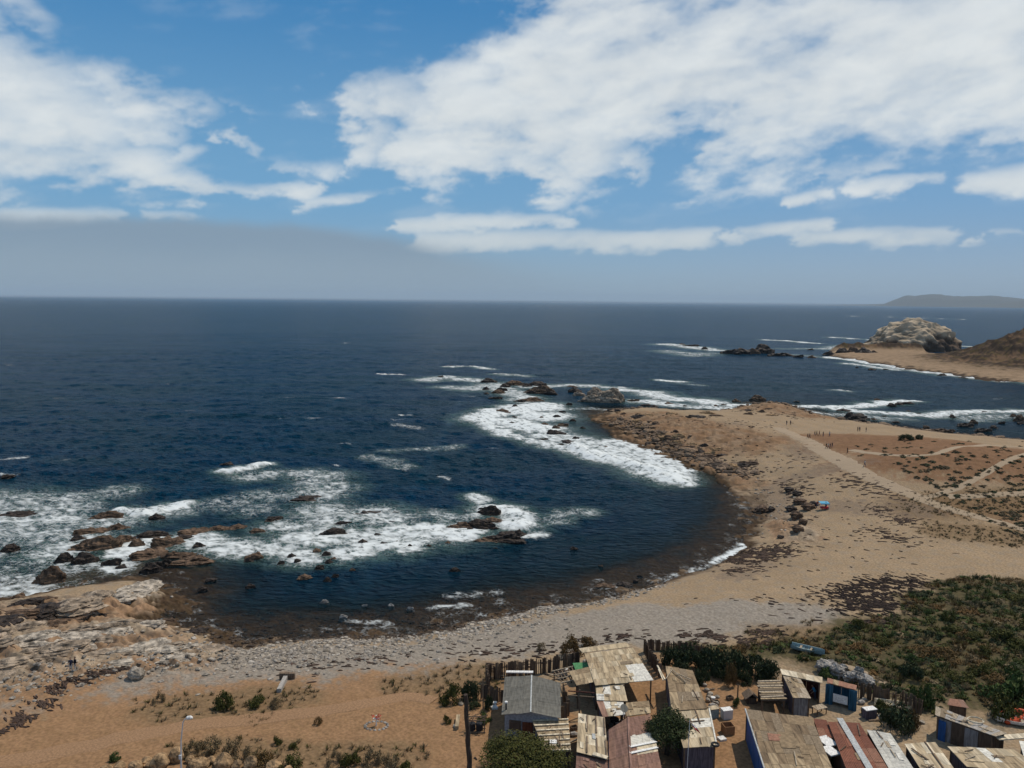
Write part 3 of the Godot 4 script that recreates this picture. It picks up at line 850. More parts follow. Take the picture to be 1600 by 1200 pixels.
const REEF_POINT := [[689, 588, 12, 4], [705, 572, 10, 3], [762, 595, 28, 8], [759, 607, 14, 6], [801, 599, 42, 9], [790, 603, 20, 8], [835, 600, 36, 8], [822, 603, 18, 7], [775, 613, 26, 7], [785, 608, 22, 8], [775, 621, 24, 6], [760, 615, 16, 5], [846, 611, 48, 11], [860, 613, 26, 9], [832, 612, 20, 8], [898, 610, 20, 10], [905, 616, 24, 9], [941, 621, 60, 22], [928, 618, 40, 20], [956, 622, 44, 18], [930, 608, 16, 12], [968, 624, 22, 10], [830, 624, 42, 6], [812, 626, 20, 5], [803, 635, 12, 5], [785, 641, 18, 5], [793, 644, 10, 3], [892, 604, 20, 4], [999, 611, 8, 5], [890, 631, 12, 6], [880, 663, 22, 8], [869, 668, 16, 7], [869, 676, 28, 8], [862, 673, 16, 6], [848, 686, 18, 6], [885, 690, 36, 8], [900, 684, 14, 8], [872, 694, 18, 5], [948, 698, 12, 4], [938, 697, 8, 4], [879, 643, 15, 5], [868, 650, 14, 4], [990, 625, 20, 5], [1010, 632, 18, 4], [800, 660, 8, 3], [803, 651, 9, 3], [845, 652, 8, 3], [960, 682, 8, 3], [1035, 722, 8, 4], [910, 668, 10, 4], [893, 657, 12, 4], [1075, 733, 8, 4], [850, 662, 12, 4]]
const REEF_FAR := [[1079, 540, 26, 5], [1099, 545, 12, 4], [1066, 538, 12, 3], [1140, 550, 30, 10], [1160, 550, 36, 12], [1191, 548, 36, 15], [1178, 550, 24, 12], [1214, 554, 30, 8], [1232, 555, 16, 5], [1247, 557, 16, 6], [1268, 558, 15, 5], [1266, 546, 13, 4], [1315, 541, 9, 3], [1296, 553, 24, 8], [1312, 552, 26, 10], [1332, 551, 26, 12], [1352, 550, 30, 20], [1366, 551, 20, 16], [1339, 574, 6, 3], [1362, 577, 11, 3], [1384, 577, 10, 2], [1470, 586, 14, 3], [1505, 590, 16, 3]]
const REEF_COVE := [[1150, 625, 12, 10], [1182, 623, 26, 9], [1206, 634, 26, 14], [1215, 638, 24, 14], [1198, 641, 30, 12], [1163, 638, 14, 8], [1170, 644, 14, 6], [1131, 632, 11, 4], [1118, 634, 8, 3], [1416, 629, 24, 5], [1404, 631, 12, 4], [1392, 633, 14, 5], [1319, 641, 22, 5], [1336, 652, 34, 10], [1325, 650, 18, 8], [1346, 656, 18, 6], [1332, 662, 20, 7], [1365, 655, 10, 4], [1420, 643, 11, 3], [1476, 642, 14, 4], [1538, 645, 14, 4], [1487, 651, 10, 5], [1590, 655, 18, 8], [1583, 650, 10, 5], [1508, 664, 28, 9], [1520, 660, 14, 6], [1460, 672, 30, 9], [1478, 674, 24, 8], [1536, 672, 30, 8], [1550, 668, 14, 5], [1596, 662, 16, 6], [1447, 667, 12, 5], [1380, 650, 9, 3], [1400, 659, 12, 4], [1434, 646, 9, 3], [1565, 660, 10, 4], [1070, 634, 8, 3], [1045, 630, 12, 4], [1022, 634, 14, 4], [1245, 627, 10, 3], [1370, 624, 12, 3]]
const LEDGE := [[114, 940, 76, 40, 1], [150, 930, 50, 26, 1], [214, 915, 54, 32, 2], [185, 928, 44, 22, 2], [235, 908, 30, 20, 2], [30, 955, 90, 24, 0], [75, 950, 40, 26, 0], [70, 968, 70, 16, 0], [42, 994, 92, 26, 2], [135, 990, 96, 30, 2], [180, 984, 50, 28, 2], [100, 1008, 70, 22, 1], [218, 1006, 80, 18, 2], [250, 1012, 60, 16, 2], [282, 1016, 34, 20, 2], [20, 1030, 70, 26, 1], [70, 1026, 50, 20, 1], [160, 1016, 50, 16, 1], [196, 1020, 40, 12, 1], [6, 1050, 40, 22, 1], [-40, 1000, 90, 36, 1], [-60, 960, 80, 30, 0], [300, 985, 40, 10, 0], [260, 968, 36, 10, 0], [130, 962, 60, 12, 0]]
const SHORE_ROCKS := [[1316, 790 - 800 + 790, 0, 0]]

func rocks() -> void:
	var shapes := []
	for k in 8: shapes.append(rock_mesh(k + 1, 3, 10, 0.28))
	var big := []
	for k in 5: big.append(rock_mesh(k + 40, 4, 14, 0.26))
	var round_ := []
	for k in 4: round_.append(rock_mesh(k + 70, 3, 5, 0.09))
	var far_dark := ["rock_dark", "rock_dark", "rock_dark", "rock_brown"]
	var sets := [
		[REEF_LEFT, "wet dark brown reef rock in the surf near the left shore", "reef rocks off the left shore", "reef_rock"],
		[REEF_BAY, "dark wet rock standing in the shallow bay near the beach", "rocks in the bay", "bay_rock"],
		[REEF_POINT, "dark reef rock among white foam off the rocky point", "reef rocks off the point", "point_rock"],
		[REEF_FAR, "far dark reef rock in line with the domed island", "reef rocks before the island", "outer_rock"],
		[REEF_COVE, "dark rock in the white surf beyond the sandy point", "rocks in the far cove", "cove_rock"]]
	for s in sets:
		for k in s[0].size():
			var q: Array = s[0][k]
			var p := flat(q[0], q[1] + q[3] * 0.3)
			var dist := p.distance_to(EYE)
			var w: float = q[2] * dist / FOCAL
			var hh: float = q[3] * dist / FOCAL
			var sinv := (EYE.y) / dist
			# what a low rock covers in view is its height and its depth
			var deep := clampf(w * rnd(0.35, 0.6), 0.4, 40.0)
			var tall := clampf((hh - deep * sinv) / sqrt(1.0 - sinv * sinv), 0.22 * minf(w, deep) + 0.25, 0.42 * w)
			var big_one: bool = q[2] > 38 and dist < 480.0
			var brown_one: bool = big_one and rng.randf() < 0.35  # some of the big rocks take the brown stone at random
			var m: Material = M[far_dark[rng.randi() % 4]]
			if brown_one: m = M.rock_brown
			if s[0] == REEF_POINT and k >= 16 and k <= 20: m = M.rock_tan
			if s[0] == REEF_COVE and k < 6: m = M.rock_brown
			if s[0] == REEF_LEFT and (q[0] in [262, 232, 300, 285]): m = M.rock_brown
			if s[0] == REEF_BAY and q[1] > 930: m = M.rock_grey
			var o := put(s[3], (big if big_one else shapes)[rng.randi() % (5 if big_one else 8)], m)
			o.position = Vector3(p.x, -tall * 0.25, p.z)
			o.basis = Basis(Vector3.UP, rnd(-0.15, 0.15) + (0.42 if s[0] == REEF_LEFT else 0.0)) * Basis.from_scale(Vector3(w * 0.6, tall * 1.35, deep * 0.6))
			tag(o, s[1], "rock", s[2])
			if s[0] == REEF_POINT and k == 17: tag(o, "largest tan topped rock off the tip of the point", "rock", s[2])
	var shelf := LEDGE.duplicate()
	for k in 44:
		var px := rnd(-60, 330)
		var py := rnd(935, 1048) if px < 150 else rnd(970, 1030)
		if py > 1050.0 - px * 0.09 or (px > 240 and py < 1000): continue
		shelf.append([px, py, rnd(26, 64), rnd(8, 20), 0 if py < 965 else (1 if rng.randf() < 0.6 else 2)])
	for k in shelf.size():
		var q: Array = shelf[k]
		var p := spot(q[0], q[1] + q[3] * 0.25)
		var dist := p.distance_to(EYE)
		var w: float = q[2] * dist / FOCAL
		var deep: float = q[3] * dist / FOCAL / 0.55
		var o := put("ledge_rock", big[k % 5], M[["rock_dark", "rock_tan", "rock_pale"][q[4]]])
		if q[4] == 0 and k % 2: o.material_override = M.rock_brown
		o.position = Vector3(p.x, p.y - 0.25, p.z)
		o.basis = Basis(Vector3.UP, 0.38 + rnd(-0.12, 0.12)) * Basis.from_scale(Vector3(w * 0.62, clampf(deep * 0.24, 0.8, 1.9), deep * 0.55))
		tag(o, ["dark weed covered rock ledge at the water's edge", "weathered tan bedrock slab of the ledge by the water", "pale tilted bedrock slab of the ledge by the water"][q[4]], "rock", "bedrock ledge on the left shore")
	var boulders := [[251, 1190, 24, 20], [276, 1181, 20, 22], [229, 1189, 15, 9], [213, 1196, 18, 12], [234, 1194, 14, 8], [297, 1187, 12, 11], [311, 1192, 26, 13], [330, 1188, 12, 10], [349, 1190, 23, 21], [371, 1195, 16, 12], [393, 1192, 19, 18], [428, 1196, 20, 14], [187, 1197, 15, 11], [165, 1202, 16, 10], [450, 1203, 16, 10]]
	for q in boulders:
		boulder(q, round_[rng.randi() % 4], M.rock_ochre, "ochre boulder in the row along the dirt track edge", "boulders lining the dirt track", "boulder")
	for q in [[1288, 1042, 26, 20], [1298, 1036, 14, 12], [1307, 1049, 20, 22], [1328, 1058, 24, 24], [1342, 1050, 16, 22], [1352, 1065, 22, 20], [1318, 1046, 14, 14]]:
		boulder(q, shapes[rng.randi() % 8], M.rock_grey, "grey angular boulder heaped behind the blue booth", "boulders behind the blue booth", "grey_boulder")
	for k in 60:
		var t := rng.randf()
		var a := Vector2(960, 650).lerp(Vector2(1150, 735), t) if k < 40 else Vector2(960, 643).lerp(Vector2(1220, 640), t)
		var px := a.x + rnd(-6, 34 if k < 40 else 10)
		var py := a.y + rnd(-10, 8 if k < 40 else 10)
		var p := spot(px, py)
		var w := rnd(1.6, 5.0)
		var o := put("outcrop", big[k % 5], M[["rock_brown", "rock_dark", "rock_brown", "rock_ochre"][rng.randi() % 4]])
		o.position = p - Vector3(0, 0.3, 0)
		o.basis = Basis(Vector3.UP, -0.5 + rnd(-0.3, 0.3)) * Basis.from_scale(Vector3(w, rnd(0.6, 1.5), w * rnd(0.35, 0.6)))
		tag(o, "brown rock outcrop along the edge of the sandy point", "rock", "outcrops on the sandy point")
	boulder([213, 1053, 21, 16], round_[1], M.rock_pale, "round pale boulder alone at the foot of the ledge", "", "round_boulder")
	for q in [[1245, 826, 18, 10], [1188, 796, 24, 12], [1205, 796, 12, 9], [1243, 805, 20, 12], [1262, 792, 22, 12], [1255, 815, 16, 10], [1235, 795, 18, 9], [1250, 783, 24, 10], [1232, 765, 16, 8], [1246, 770, 18, 9], [1220, 838, 12, 5], [1272, 787, 14, 8]]:
		boulder(q, shapes[rng.randi() % 8], M.rock_dark if rng.randf() < 0.5 else M.rock_brown, "dark shore rock beside the blue canopied stall", "shore rocks near the stall", "shore_rock")
	# cobbles and slabs of the stony beach: past counting
	for pass_ in 2:
		var list := []
		var cs := []
		var bands := [[330, 1012, 520, 1002, 5.0, 700], [420, 1035, 660, 1018, 6.0, 900], [500, 1002, 700, 985, 3.0, 800], [690, 985, 800, 966, 3.2, 800], [790, 965, 900, 946, 3.0, 700], [900, 945, 1040, 912, 2.6, 500], [340, 1052, 480, 1045, 5.0, 420], [100, 1075, 330, 1050, 5.0, 500], [0, 1120, 150, 1080, 4.5, 260], [640, 1010, 860, 985, 5.0, 330], [960, 655, 1055, 702, 6.0, 900], [1050, 702, 1170, 742, 4.5, 1000], [950, 641, 1190, 642, 4.0, 450], [1210, 640, 1340, 662, 6.0, 300], [1340, 662, 1600, 690, 7.0, 500], [1190, 760, 1230, 840, 6.0, 240], [300, 980, 700, 955, 12.0, 1300], [560, 945, 800, 920, 10.0, 160]]
		for b in bands:
			var a := flat(b[0], b[1], 1.0)
			var e := flat(b[2], b[3], 1.0)
			for k in int(b[5] * 0.5):
				var p := a.lerp(e, rng.randf()) + Vector3(rng.randfn(0, 0.55) * b[4], 0, rng.randfn(0, 0.55) * b[4])
				var y := land(p.x, p.z)
				if y < -1.3: continue
				var far: bool = b[1] < 760
				var s := (0.09 + 0.34 * pow(rng.randf(), 3.5)) * (2.4 if far else 1.0)
				if far and rng.randf() < 0.12: s *= 2.0
				list.append(Transform3D(Basis(Vector3.UP, rnd(0, TAU)) * Basis.from_scale(Vector3(s * rnd(0.8, 1.6), s * rnd(0.4, 0.7), s)), Vector3(p.x, y + s * 0.1, p.z)))
				var t := rnd(0.6, 1.15)
				var base := Color(0.46, 0.39, 0.30).lerp(Color(0.42, 0.38, 0.33), rng.randf())
				if far: base = Color(0.22, 0.155, 0.105).lerp(Color(0.32, 0.22, 0.14), rng.randf())
				if y < 0.35 + rnd(0, 0.4): base = Color(0.10, 0.072, 0.05)
				cs.append(Color(base.r * t, base.g * t, base.b * t))
		swarm("beach_cobbles", rock_mesh(90 + pass_, 1, 7, 0.15), M.tint_stone, list, cs, "loose %s strewn along the stony shore" % ["grey and tan cobbles", "flat broken stones"][pass_], "cobbles")

func boulder(q: Array, mesh: Mesh, m: Material, label: String, group: String, called: String) -> void:
	var p := spot(q[0], q[1] + q[3] * 0.35)
	var dist := p.distance_to(EYE)
	var o := put(called, mesh, m)
	var w: float = q[2] * dist / FOCAL * 0.56
	var h: float = q[3] * dist / FOCAL * 0.56
	o.position = p + Vector3(0, h * 0.55, 0)
	o.basis = Basis(Vector3.UP, rnd(-0.4, 0.4)) * Basis.from_scale(Vector3(w, h, w * 0.8))
	tag(o, label, "boulder", group)

# ------------------------------------------------------------------ far land
func build_headland() -> void:
	var poly := PackedVector2Array()
	for s in [[1286, 554], [1310, 559], [1360, 567], [1420, 577], [1480, 585], [1540, 593], [1600, 600], [1700, 612], [1950, 642], [1950, 565], [1650, 546], [1550, 546], [1515, 552], [1490, 557], [1462, 555], [1440, 550], [1380, 548], [1330, 546], [1296, 550]]:
		var p := flat(s[0], s[1])
		poly.append(Vector2(p.x, p.z))
	var top := flat(1650, 577)
	var lo := Vector2(1e9, 1e9)
	var hi := -lo
	for p in poly:
		lo = lo.min(p)
		hi = hi.max(p)
	var nx := 320
	var nz := 230
	var v := PackedVector3Array()
	var c := PackedColorArray()
	for j in nz:
		for i in nx:
			var p := Vector2(lerpf(lo.x - 10, hi.x, float(i) / (nx - 1)), lerpf(lo.y - 10, hi.y + 10, float(j) / (nz - 1)))
			var best := 1e9
			for k in poly.size():
				best = minf(best, capsule(p, poly[k], poly[(k + 1) % poly.size()]))
			var d := best if Geometry2D.is_point_in_polygon(p, poly) else -best
			d += N1.get_noise_2d(p.x * 4.0, p.y * 4.0) * 4.0
			var rid := NR.get_noise_2d(p.x * 1.3, p.y * 1.3)
			var h := d * 0.1 if d < 0 else 3.2 * (1.0 - exp(-d / 10.0))
			var dx := p.x - top.x
			var q := pow(dx / (54.0 if dx < 0 else 170.0), 2) + pow((p.y - top.z) / 72.0, 2)
			if d > 0:
				h += 29.0 * exp(-q * 1.1) * (1.0 - exp(-d / 14.0)) * (1.0 + 0.2 * rid + 0.12 * N2.get_noise_2d(p.x * 2.5, p.y * 2.5)) + rid * 3.0 * exp(-q * 0.5) * minf(1.0, d / 8.0)
			# a low rocky back along the lagoon
			var e1 := flat(1310, 550)
			var e2 := flat(1440, 551)
			h += 5.5 * exp(-pow(capsule(p, Vector2(e1.x, e1.z), Vector2(e2.x, e2.z)) / 8.0, 2)) * (1.0 + 0.6 * rid) * smoothstep(-5.0, 5.0, d)
			v.append(Vector3(p.x, h, p.y))
			var n := N2.get_noise_2d(p.x * 7.0, p.y * 7.0)
			var n3 := N3.get_noise_2d(p.x * 12.0, p.y * 12.0)
			var tone := Color(0.29, 0.205, 0.13) * (1.0 + 0.4 * n)
			var hill := smoothstep(3.6, 6.5, h + n * 2.0)
			tone = tone.lerp(Color(0.17, 0.108, 0.066).lerp(Color(0.055, 0.04, 0.03), smoothstep(-0.2, 0.35, rid + n3 * 0.8)), hill)
			tone = tone.lerp(Color(0.13, 0.095, 0.035), hill * smoothstep(0.1, 0.5, n) * 0.6)
			tone = tone.lerp(Color(0.07, 0.05, 0.035), smoothstep(1.6, 0.6, h + n * 1.3))
			c.append(tone)
	var idx := PackedInt32Array()
	for j in nz - 1:
		for i in nx - 1:
			var k := j * nx + i
			if v[k].y < -3.0: continue
			idx.append_array([k, k + 1, k + nx, k + 1, k + nx + 1, k + nx])
	put_land("headland_terrain", v, idx, c)
	# the domed island
	ico(5)
	var iv: PackedVector3Array = ico_v[5].duplicate()
	var ic := PackedColorArray()
	for k in iv.size():
		var p := iv[k]
		var crag := NR.get_noise_3d(p.x * 70.0, p.y * 36.0, p.z * 70.0)
		var n := N2.get_noise_3d(p.x * 90.0, p.y * 90.0, p.z * 90.0)
		var n3 := N3.get_noise_3d(p.x * 160.0, p.y * 130.0, p.z * 160.0)
		var flatten := 1.0 - 0.10 * smoothstep(0.2, -0.8, p.x) * smoothstep(0.1, 0.9, p.y) - 0.14 * smoothstep(-0.3, -1.0, p.x)
		iv[k] = p * (1.0 + 0.13 * crag + 0.10 * n + 0.10 * n3) * flatten
		# paler towards the crown, darker down the flanks
		var crown_pale := smoothstep(0.38, 0.72, p.y + 0.35 * n + 0.3 * crag + 0.18 * n3)
		ic.append(Color(0.105, 0.077, 0.056).lerp(Color(0.40, 0.32, 0.225), crown_pale) * (1.0 + 0.7 * n3 + 0.4 * crag))
	var isl := put("island_rock", arrays(iv, ico_i[5], ic), M.soil)
	var c0 := flat(1434, 549)
	isl.position = Vector3(c0.x, -4.0, c0.z - 22.0)
	isl.basis = Basis.from_scale(Vector3(54, 36, 34))
	tag(isl, "large domed island rock with a pale crown off the spit", "island")
	# hills across the bay, in haze
	for ridge in 3:
		var b := Bag.new()
		var dist: float = [34000.0, 29000.0, 25000.0][ridge]
		var n := 90
		for k in n:
			var t := float(k) / (n - 1)
			var az: float = deg_to_rad(lerpf([19.5, 24.5, 28.5][ridge], 46.0, t))
			var hgt: float = [220.0, 400.0, 270.0][ridge] * smoothstep(0.0, [0.5, 0.10, 0.35][ridge], t) * (1.0 + 0.18 * N1.get_noise_2d(k * 9.0, ridge * 90.0) + 0.06 * N3.get_noise_2d(k * 30.0, 5.0)) * (1.0 - [0.0, 0.28, 0.0][ridge] * smoothstep(0.15, 0.5, t))
			var o := Vector3(sin(az), 0, -cos(az)) * dist
			var back := Vector3(sin(az), 0, -cos(az)) * 2500.0
			b.v.append(o + Vector3(0, -5, 0))
			b.v.append(o + back * 0.4 + Vector3(0, hgt * 0.62, 0))
			b.v.append(o + back + Vector3(0, hgt, 0))
			b.v.append(o + back * 2.5 + Vector3(0, -5, 0))
			if k > 0:
				var q := k * 4
				for e in 3:
					b.i.append_array([q - 4 + e, q - 3 + e, q + e, q - 3 + e, q + 1 + e, q + e])
		kind(put("hills", mesh_of(b), mat("hill_scrub_%d" % ridge, Color(0.09, 0.085, 0.06), 1.0, "")), "structure")

# ------------------------------------------------------------------ buildings
func quad_at(q: Array, u: float, w: float) -> Vector3:
	var a: Vector3 = q[0]
	var b: Vector3 = q[1]
	return a.lerp(b, u).lerp((q[3] as Vector3).lerp(q[2], u), w)

# sheets laid over a roof, front edges lapping; pick(i, j) names the material
func sheet_roof(parent: Node3D, q: Array, nu: int, nv: int, mats: Array, thick := 0.05, pick = null, ribs := 0, called := "roof_panel") -> void:
	var o := parent.position
	for i in nu:
		for j in nv:
			var ju := 0.0 if i == 0 else rnd(-0.003, 0.003)
			var u0 := float(i) / nu + ju + (0.001 if i > 0 else 0.0)
			var u1 := float(i + 1) / nu - 0.001
			var w0 := float(j) / nv + (rnd(-0.01, 0.004) if j > 0 else rnd(-0.012, 0.008))
			var w1 := float(j + 1) / nv + (0.006 if j < nv - 1 else rnd(-0.008, 0.012))
			var up := Vector3(0, rnd(0.0, 0.012) + 0.008 * ((i + j) % 3), 0)
			var pts := [quad_at(q, u0, w0) - o + up, quad_at(q, u1, w0) - o + up, quad_at(q, u1, w1) - o + up + Vector3(0, rnd(0.0, 0.018), 0), quad_at(q, u0, w1) - o + up + Vector3(0, rnd(0.0, 0.018), 0)]
			var m: Material
			if pick != null and pick.call(i, j) != "": m = M[pick.call(i, j)]
			else: m = M[mats[rng.randi() % mats.size()]]
			if ribs > 0:
				put(called, ribbed(pts, ribs), m, parent)
			else:
				var b := Bag.new()
				b.hexa(pts, Vector3(0, -thick, 0))
				put(called, mesh_of(b), m, parent)

func ribbed(p: Array, ribs: int) -> ArrayMesh:
	var v := PackedVector3Array()
	var idx := PackedInt32Array()
	var n := ribs * 4
	for k in n + 1:
		var t := float(k) / n
		var y := Vector3(0, 0.022 * sin(TAU * t * ribs), 0)
		v.append((p[0] as Vector3).lerp(p[1], t) + y)
		v.append((p[3] as Vector3).lerp(p[2], t) + y)
		if k > 0: idx.append_array([k * 2 - 2, k * 2, k * 2 - 1, k * 2, k * 2 + 1, k * 2 - 1])
	return arrays(v, idx)

func wall(parent: Node3D, a: Vector3, b: Vector3, mats: Array, each := 1.1, thick := 0.07) -> void:
	# a and b are top corners; boards run down to the ground
	var o := parent.position
	var n := maxi(1, int(a.distance_to(b) / each))
	var side := (b - a).cross(Vector3.UP).normalized() * thick
	for k in n:
		var p := a.lerp(b, (k + 0.008) / n)
		var q := a.lerp(b, (k + 0.992) / n)
		var gp := minf(land(p.x, p.z), p.y - 0.3) - 0.15
		var gq := minf(land(q.x, q.z), q.y - 0.3) - 0.15
		var bag := Bag.new()
		var sh := side * rnd(-0.2, 0.2)
		bag.hexa([p - o + sh, q - o + sh, Vector3(q.x, gq, q.z) - o + sh, Vector3(p.x, gp, p.z) - o + sh], side)
		put("wall_panel", mesh_of(bag), M[mats[rng.randi() % mats.size()]], parent)

# corners: back left, back right, front right, front left; walls: materials of back, right, front, left or [] for an open side
func shack(called: String, label: String, cs: Array, hs: Array, nu: int, nv: int, mats: Array, walls: Array, pick = null, ribs := 0, thick := 0.05, cat := "shack") -> Node3D:
	var q := []
	for k in 4: q.append(above(cs[k][0], cs[k][1], hs[k]))
	var mid: Vector3 = (q[0] + q[1] + q[2] + q[3]) * 0.25
	var t := thing(called, label, cat, ground(mid))
	sheet_roof(t, q, nu, nv, mats, thick, pick, ribs)
	var w := []
	for k in 4:
		var p: Vector3 = q[k]
		var inw := (mid - p)
		inw.y = 0
		w.append(p + inw.normalized() * 0.35 - Vector3(0, 0.12, 0))
	for k in 4:
		if walls[k].size() > 0: wall(t, w[k], w[(k + 1) % 4], walls[k])
		var bag := Bag.new()
		bag.beam(w[k] - t.position, w[(k + 1) % 4] - t.position, 0.1)
		put("rafter", mesh_of(bag), M.old_wood_b, t)
		var post := Bag.new()
		post.beam(Vector3(w[k].x, land(w[k].x, w[k].z) - 0.2, w[k].z) - t.position, w[k] - t.position, 0.14)
		put("post", mesh_of(post), M.old_wood, t)
	if nu * nv > 5:
		for k in 3:
			var u := rnd(0.08, 0.7)
			var wv := rnd(0.08, 0.75)
			var e := Vector3(0, 0.075, 0)
			var b := Bag.new()
			var du := rnd(0.1, 0.24)
			var dv := rnd(0.08, 0.2)
			b.hexa([quad_at(q, u, wv) + e - t.position, quad_at(q, u + du, wv + rnd(-0.02, 0.02)) + e - t.position, quad_at(q, u + du, wv + dv) + e - t.position, quad_at(q, u + rnd(-0.02, 0.02), wv + dv) + e - t.position], Vector3(0, -0.025, 0))
			put("patch", mesh_of(b), M[["zinc", "brown_d", "beige_d", "rust_c", "drift_wood", "brown_c"][rng.randi() % 6]] if k == 0 else M[mats[rng.randi() % mats.size()]], t)
			var u2 := rnd(0.05, 0.8)
			var w2 := rnd(0.1, 0.85)
			bar(t, "loose_batten", quad_at(q, u2, w2) + Vector3(0, 0.12, 0), quad_at(q, clampf(u2 + rnd(-0.2, 0.2), 0.02, 0.98), clampf(w2 + rnd(-0.25, 0.25), 0.02, 0.98)) + Vector3(0, 0.12, 0), 0.09, M[["old_wood_c", "drift_wood", "old_wood"][k]], 0.05)
	t.set_meta("corners", q)
	return t

func bar(parent: Node3D, called: String, a: Vector3, b: Vector3, w: float, m: Material, h := -1.0) -> void:
	var bag := Bag.new()
	bag.beam(a - parent.position, b - parent.position, w, h)
	put(called, mesh_of(bag), m, parent)

func lone_bar(called: String, a: Vector3, b: Vector3, w: float, m: Material, label: String, cat: String, h := -1.0, group := "") -> void:
	var bag := Bag.new()
	bag.beam(Vector3.ZERO, b - a, w, h)
	tag(put(called, mesh_of(bag), m, null, a), label, cat, group)

func hamlet() -> void:
	# the grey gabled house
	var t := thing("grey_house", "grey gabled house with lavender front and red brown door", "house", ground(above(830, 1100, 0)))
	var bl := above(788.7, 1058, 2.9)
	var br := above(875.7, 1067, 2.9)
	var fr := above(876.5, 1123.5, 2.9)
	var fl := above(783.5, 1117, 2.9)
	var rb := above(830.7, 1055.5, 3.45)
	var rf := above(829.2, 1113, 3.45)
	sheet_roof(t, [bl, rb, rf, fl], 4, 3, ["slate", "slate_b"], 0.05, null, 7)
	sheet_roof(t, [rb, br, fr, rf], 4, 3, ["slate", "slate_b"], 0.05, null, 7)
	bar(t, "ridge_cap", rb + Vector3(0, 0.06, 0), rf + Vector3(0, 0.06, 0), 0.16, M.zinc, 0.05)
	var ins := Vector3(0, -0.1, 0)
	var ca := bl.lerp(fr, 0.05) + ins
	var cb := br.lerp(fl, 0.05) + ins
	var cc := fr.lerp(bl, 0.05) + ins
	var cd := fl.lerp(br, 0.05) + ins
	wall(t, ca, cb, ["grey_wall"])
	wall(t, cb, cc, ["grey_wall"])
	wall(t, cc, cd, ["lavender"], 1.4)
	wall(t, cd, ca, ["purple"])  # left wall darker than the rest: its shade is put into the colour
	var gb := Bag.new()
	var apex := rf.lerp(rb, 0.05) + ins
	gb.hexa([cd - t.position, cc - t.position, apex - t.position, apex - t.position], (cb - cc).normalized() * 0.06)
	put("gable", mesh_of(gb), M.lavender, t)
	var along := (cc - cd)
	var outw := along.cross(Vector3.UP).normalized()
	if outw.z < 0: outw = -outw
	var face := func(u: float, y: float, w: float, h: float, m: Material, nm: String, proud: float, par: Node3D) -> Node3D:
		var p := cd.lerp(cc, u)
		p.y = land(p.x, p.z) + y
		var d := along
		d.y = 0
		d = d.normalized() * w * 0.5
		var b := Bag.new()
		var base: Vector3 = p - t.position + outw * proud
		b.hexa([base - d, base + d, base + d + Vector3(0, h, 0), base - d + Vector3(0, h, 0)], outw * 0.05)
		return put(nm, mesh_of(b), m, par)
	var win: Node3D = face.call(0.2, 1.15, 1.25, 1.1, M.old_wood, "window", 0.02, t)
	face.call(0.155, 1.24, 0.48, 0.9, M.glass, "pane", 0.05, win)
	face.call(0.245, 1.24, 0.48, 0.9, M.glass, "pane", 0.05, win)
	var dr: Node3D = face.call(0.44, 0.0, 1.1, 2.1, M.door_red, "door", 0.02, t)
	face.call(0.475, 0.95, 0.08, 0.12, M.metal, "handle", 0.06, dr)
	var ch := above(790.8, 1108, 3.1)
	var pipe := Bag.new()
	pipe.tube([ch - t.position + Vector3(0, -0.1, 0), ch - t.position + Vector3(0, 0.75, 0)], [0.08, 0.08], 10)
	put("chimney", mesh_of(pipe), M.black, t)
	var cowl := Bag.new()
	cowl.tube([ch - t.position + Vector3(0, 0.72, 0), ch - t.position + Vector3(0, 0.84, 0), ch - t.position + Vector3(0, 0.9, 0)], [0.17, 0.17, 0.05], 10)
	put("chimney_cap", mesh_of(cowl), M.white, t)

	# the big panelled shelter
	var beiges := ["beige", "beige_b", "beige_c", "beige_d", "beige", "beige_b"]
	var sh := shack("panelled_shelter", "large open shelter roofed in beige panels with a chalk white patch", [[913, 1021], [989, 1012.5], [1021, 1062.5], [930, 1071]], [2.7, 2.7, 3.0, 3.0], 9, 6, beiges, [["old_wood", "old_wood_b"], [], [], ["purple", "old_wood_b"]], func(i, j): return ["chalk", "chalk_b"][(i + j) % 2] if i >= 6 and j >= 3 else "")
	sheet_roof(sh, [above(904, 1013, 2.4), above(978, 1003.5, 2.4), above(986, 1010.5, 2.75), above(910, 1020, 2.75)], 5, 1, ["beige", "beige_c"])
	sheet_roof(sh, [above(889, 1049, 2.7), above(921, 1042, 2.75), above(929.5, 1065, 2.85), above(901, 1071.5, 2.8)], 3, 3, ["beige_b", "beige_d", "brown_c", "beige"])
	for p in [[975, 1070, 3.0], [903, 1071, 2.8]]:
		var q := above(p[0], p[1], p[2] - 0.1)
		bar(sh, "post", ground(q), q, 0.15, M.old_wood)
	shack("link_roof", "low weathered beige roof joining the panelled shelter to the huts", [[930, 1065], [974, 1067.5], [980.6, 1095.6], [932.5, 1093.8]], [2.8, 2.8, 2.6, 2.6], 4, 3, ["chalk_b", "beige_c", "beige", "chalk", "beige_b"], [[], [], [], ["old_wood_b"]])
	shack("patched_lean_to", "small lean-to roof half pinkish half chalky white", [[932, 1095], [974, 1096.5], [977, 1116], [942, 1121]], [2.5, 2.5, 2.4, 2.4], 4, 2, ["chalk", "chalk_b", "beige_c"], [[], ["old_wood"], [], ["purple"]], func(i, j): return "pinkish_a" if i == 0 else "")
	var s4 := shack("batten_roof_hut", "beige flat hut roof with dark battens in three bays", [[903.6, 1115], [945, 1121.7], [950, 1186.7], [901, 1175]], [2.8, 2.8, 2.9, 2.9], 3, 4, ["beige_c", "cream", "beige"], [["purple"], ["old_wood"], [], ["purple", "old_wood_b"]])
	var q4: Array = s4.get_meta("corners")
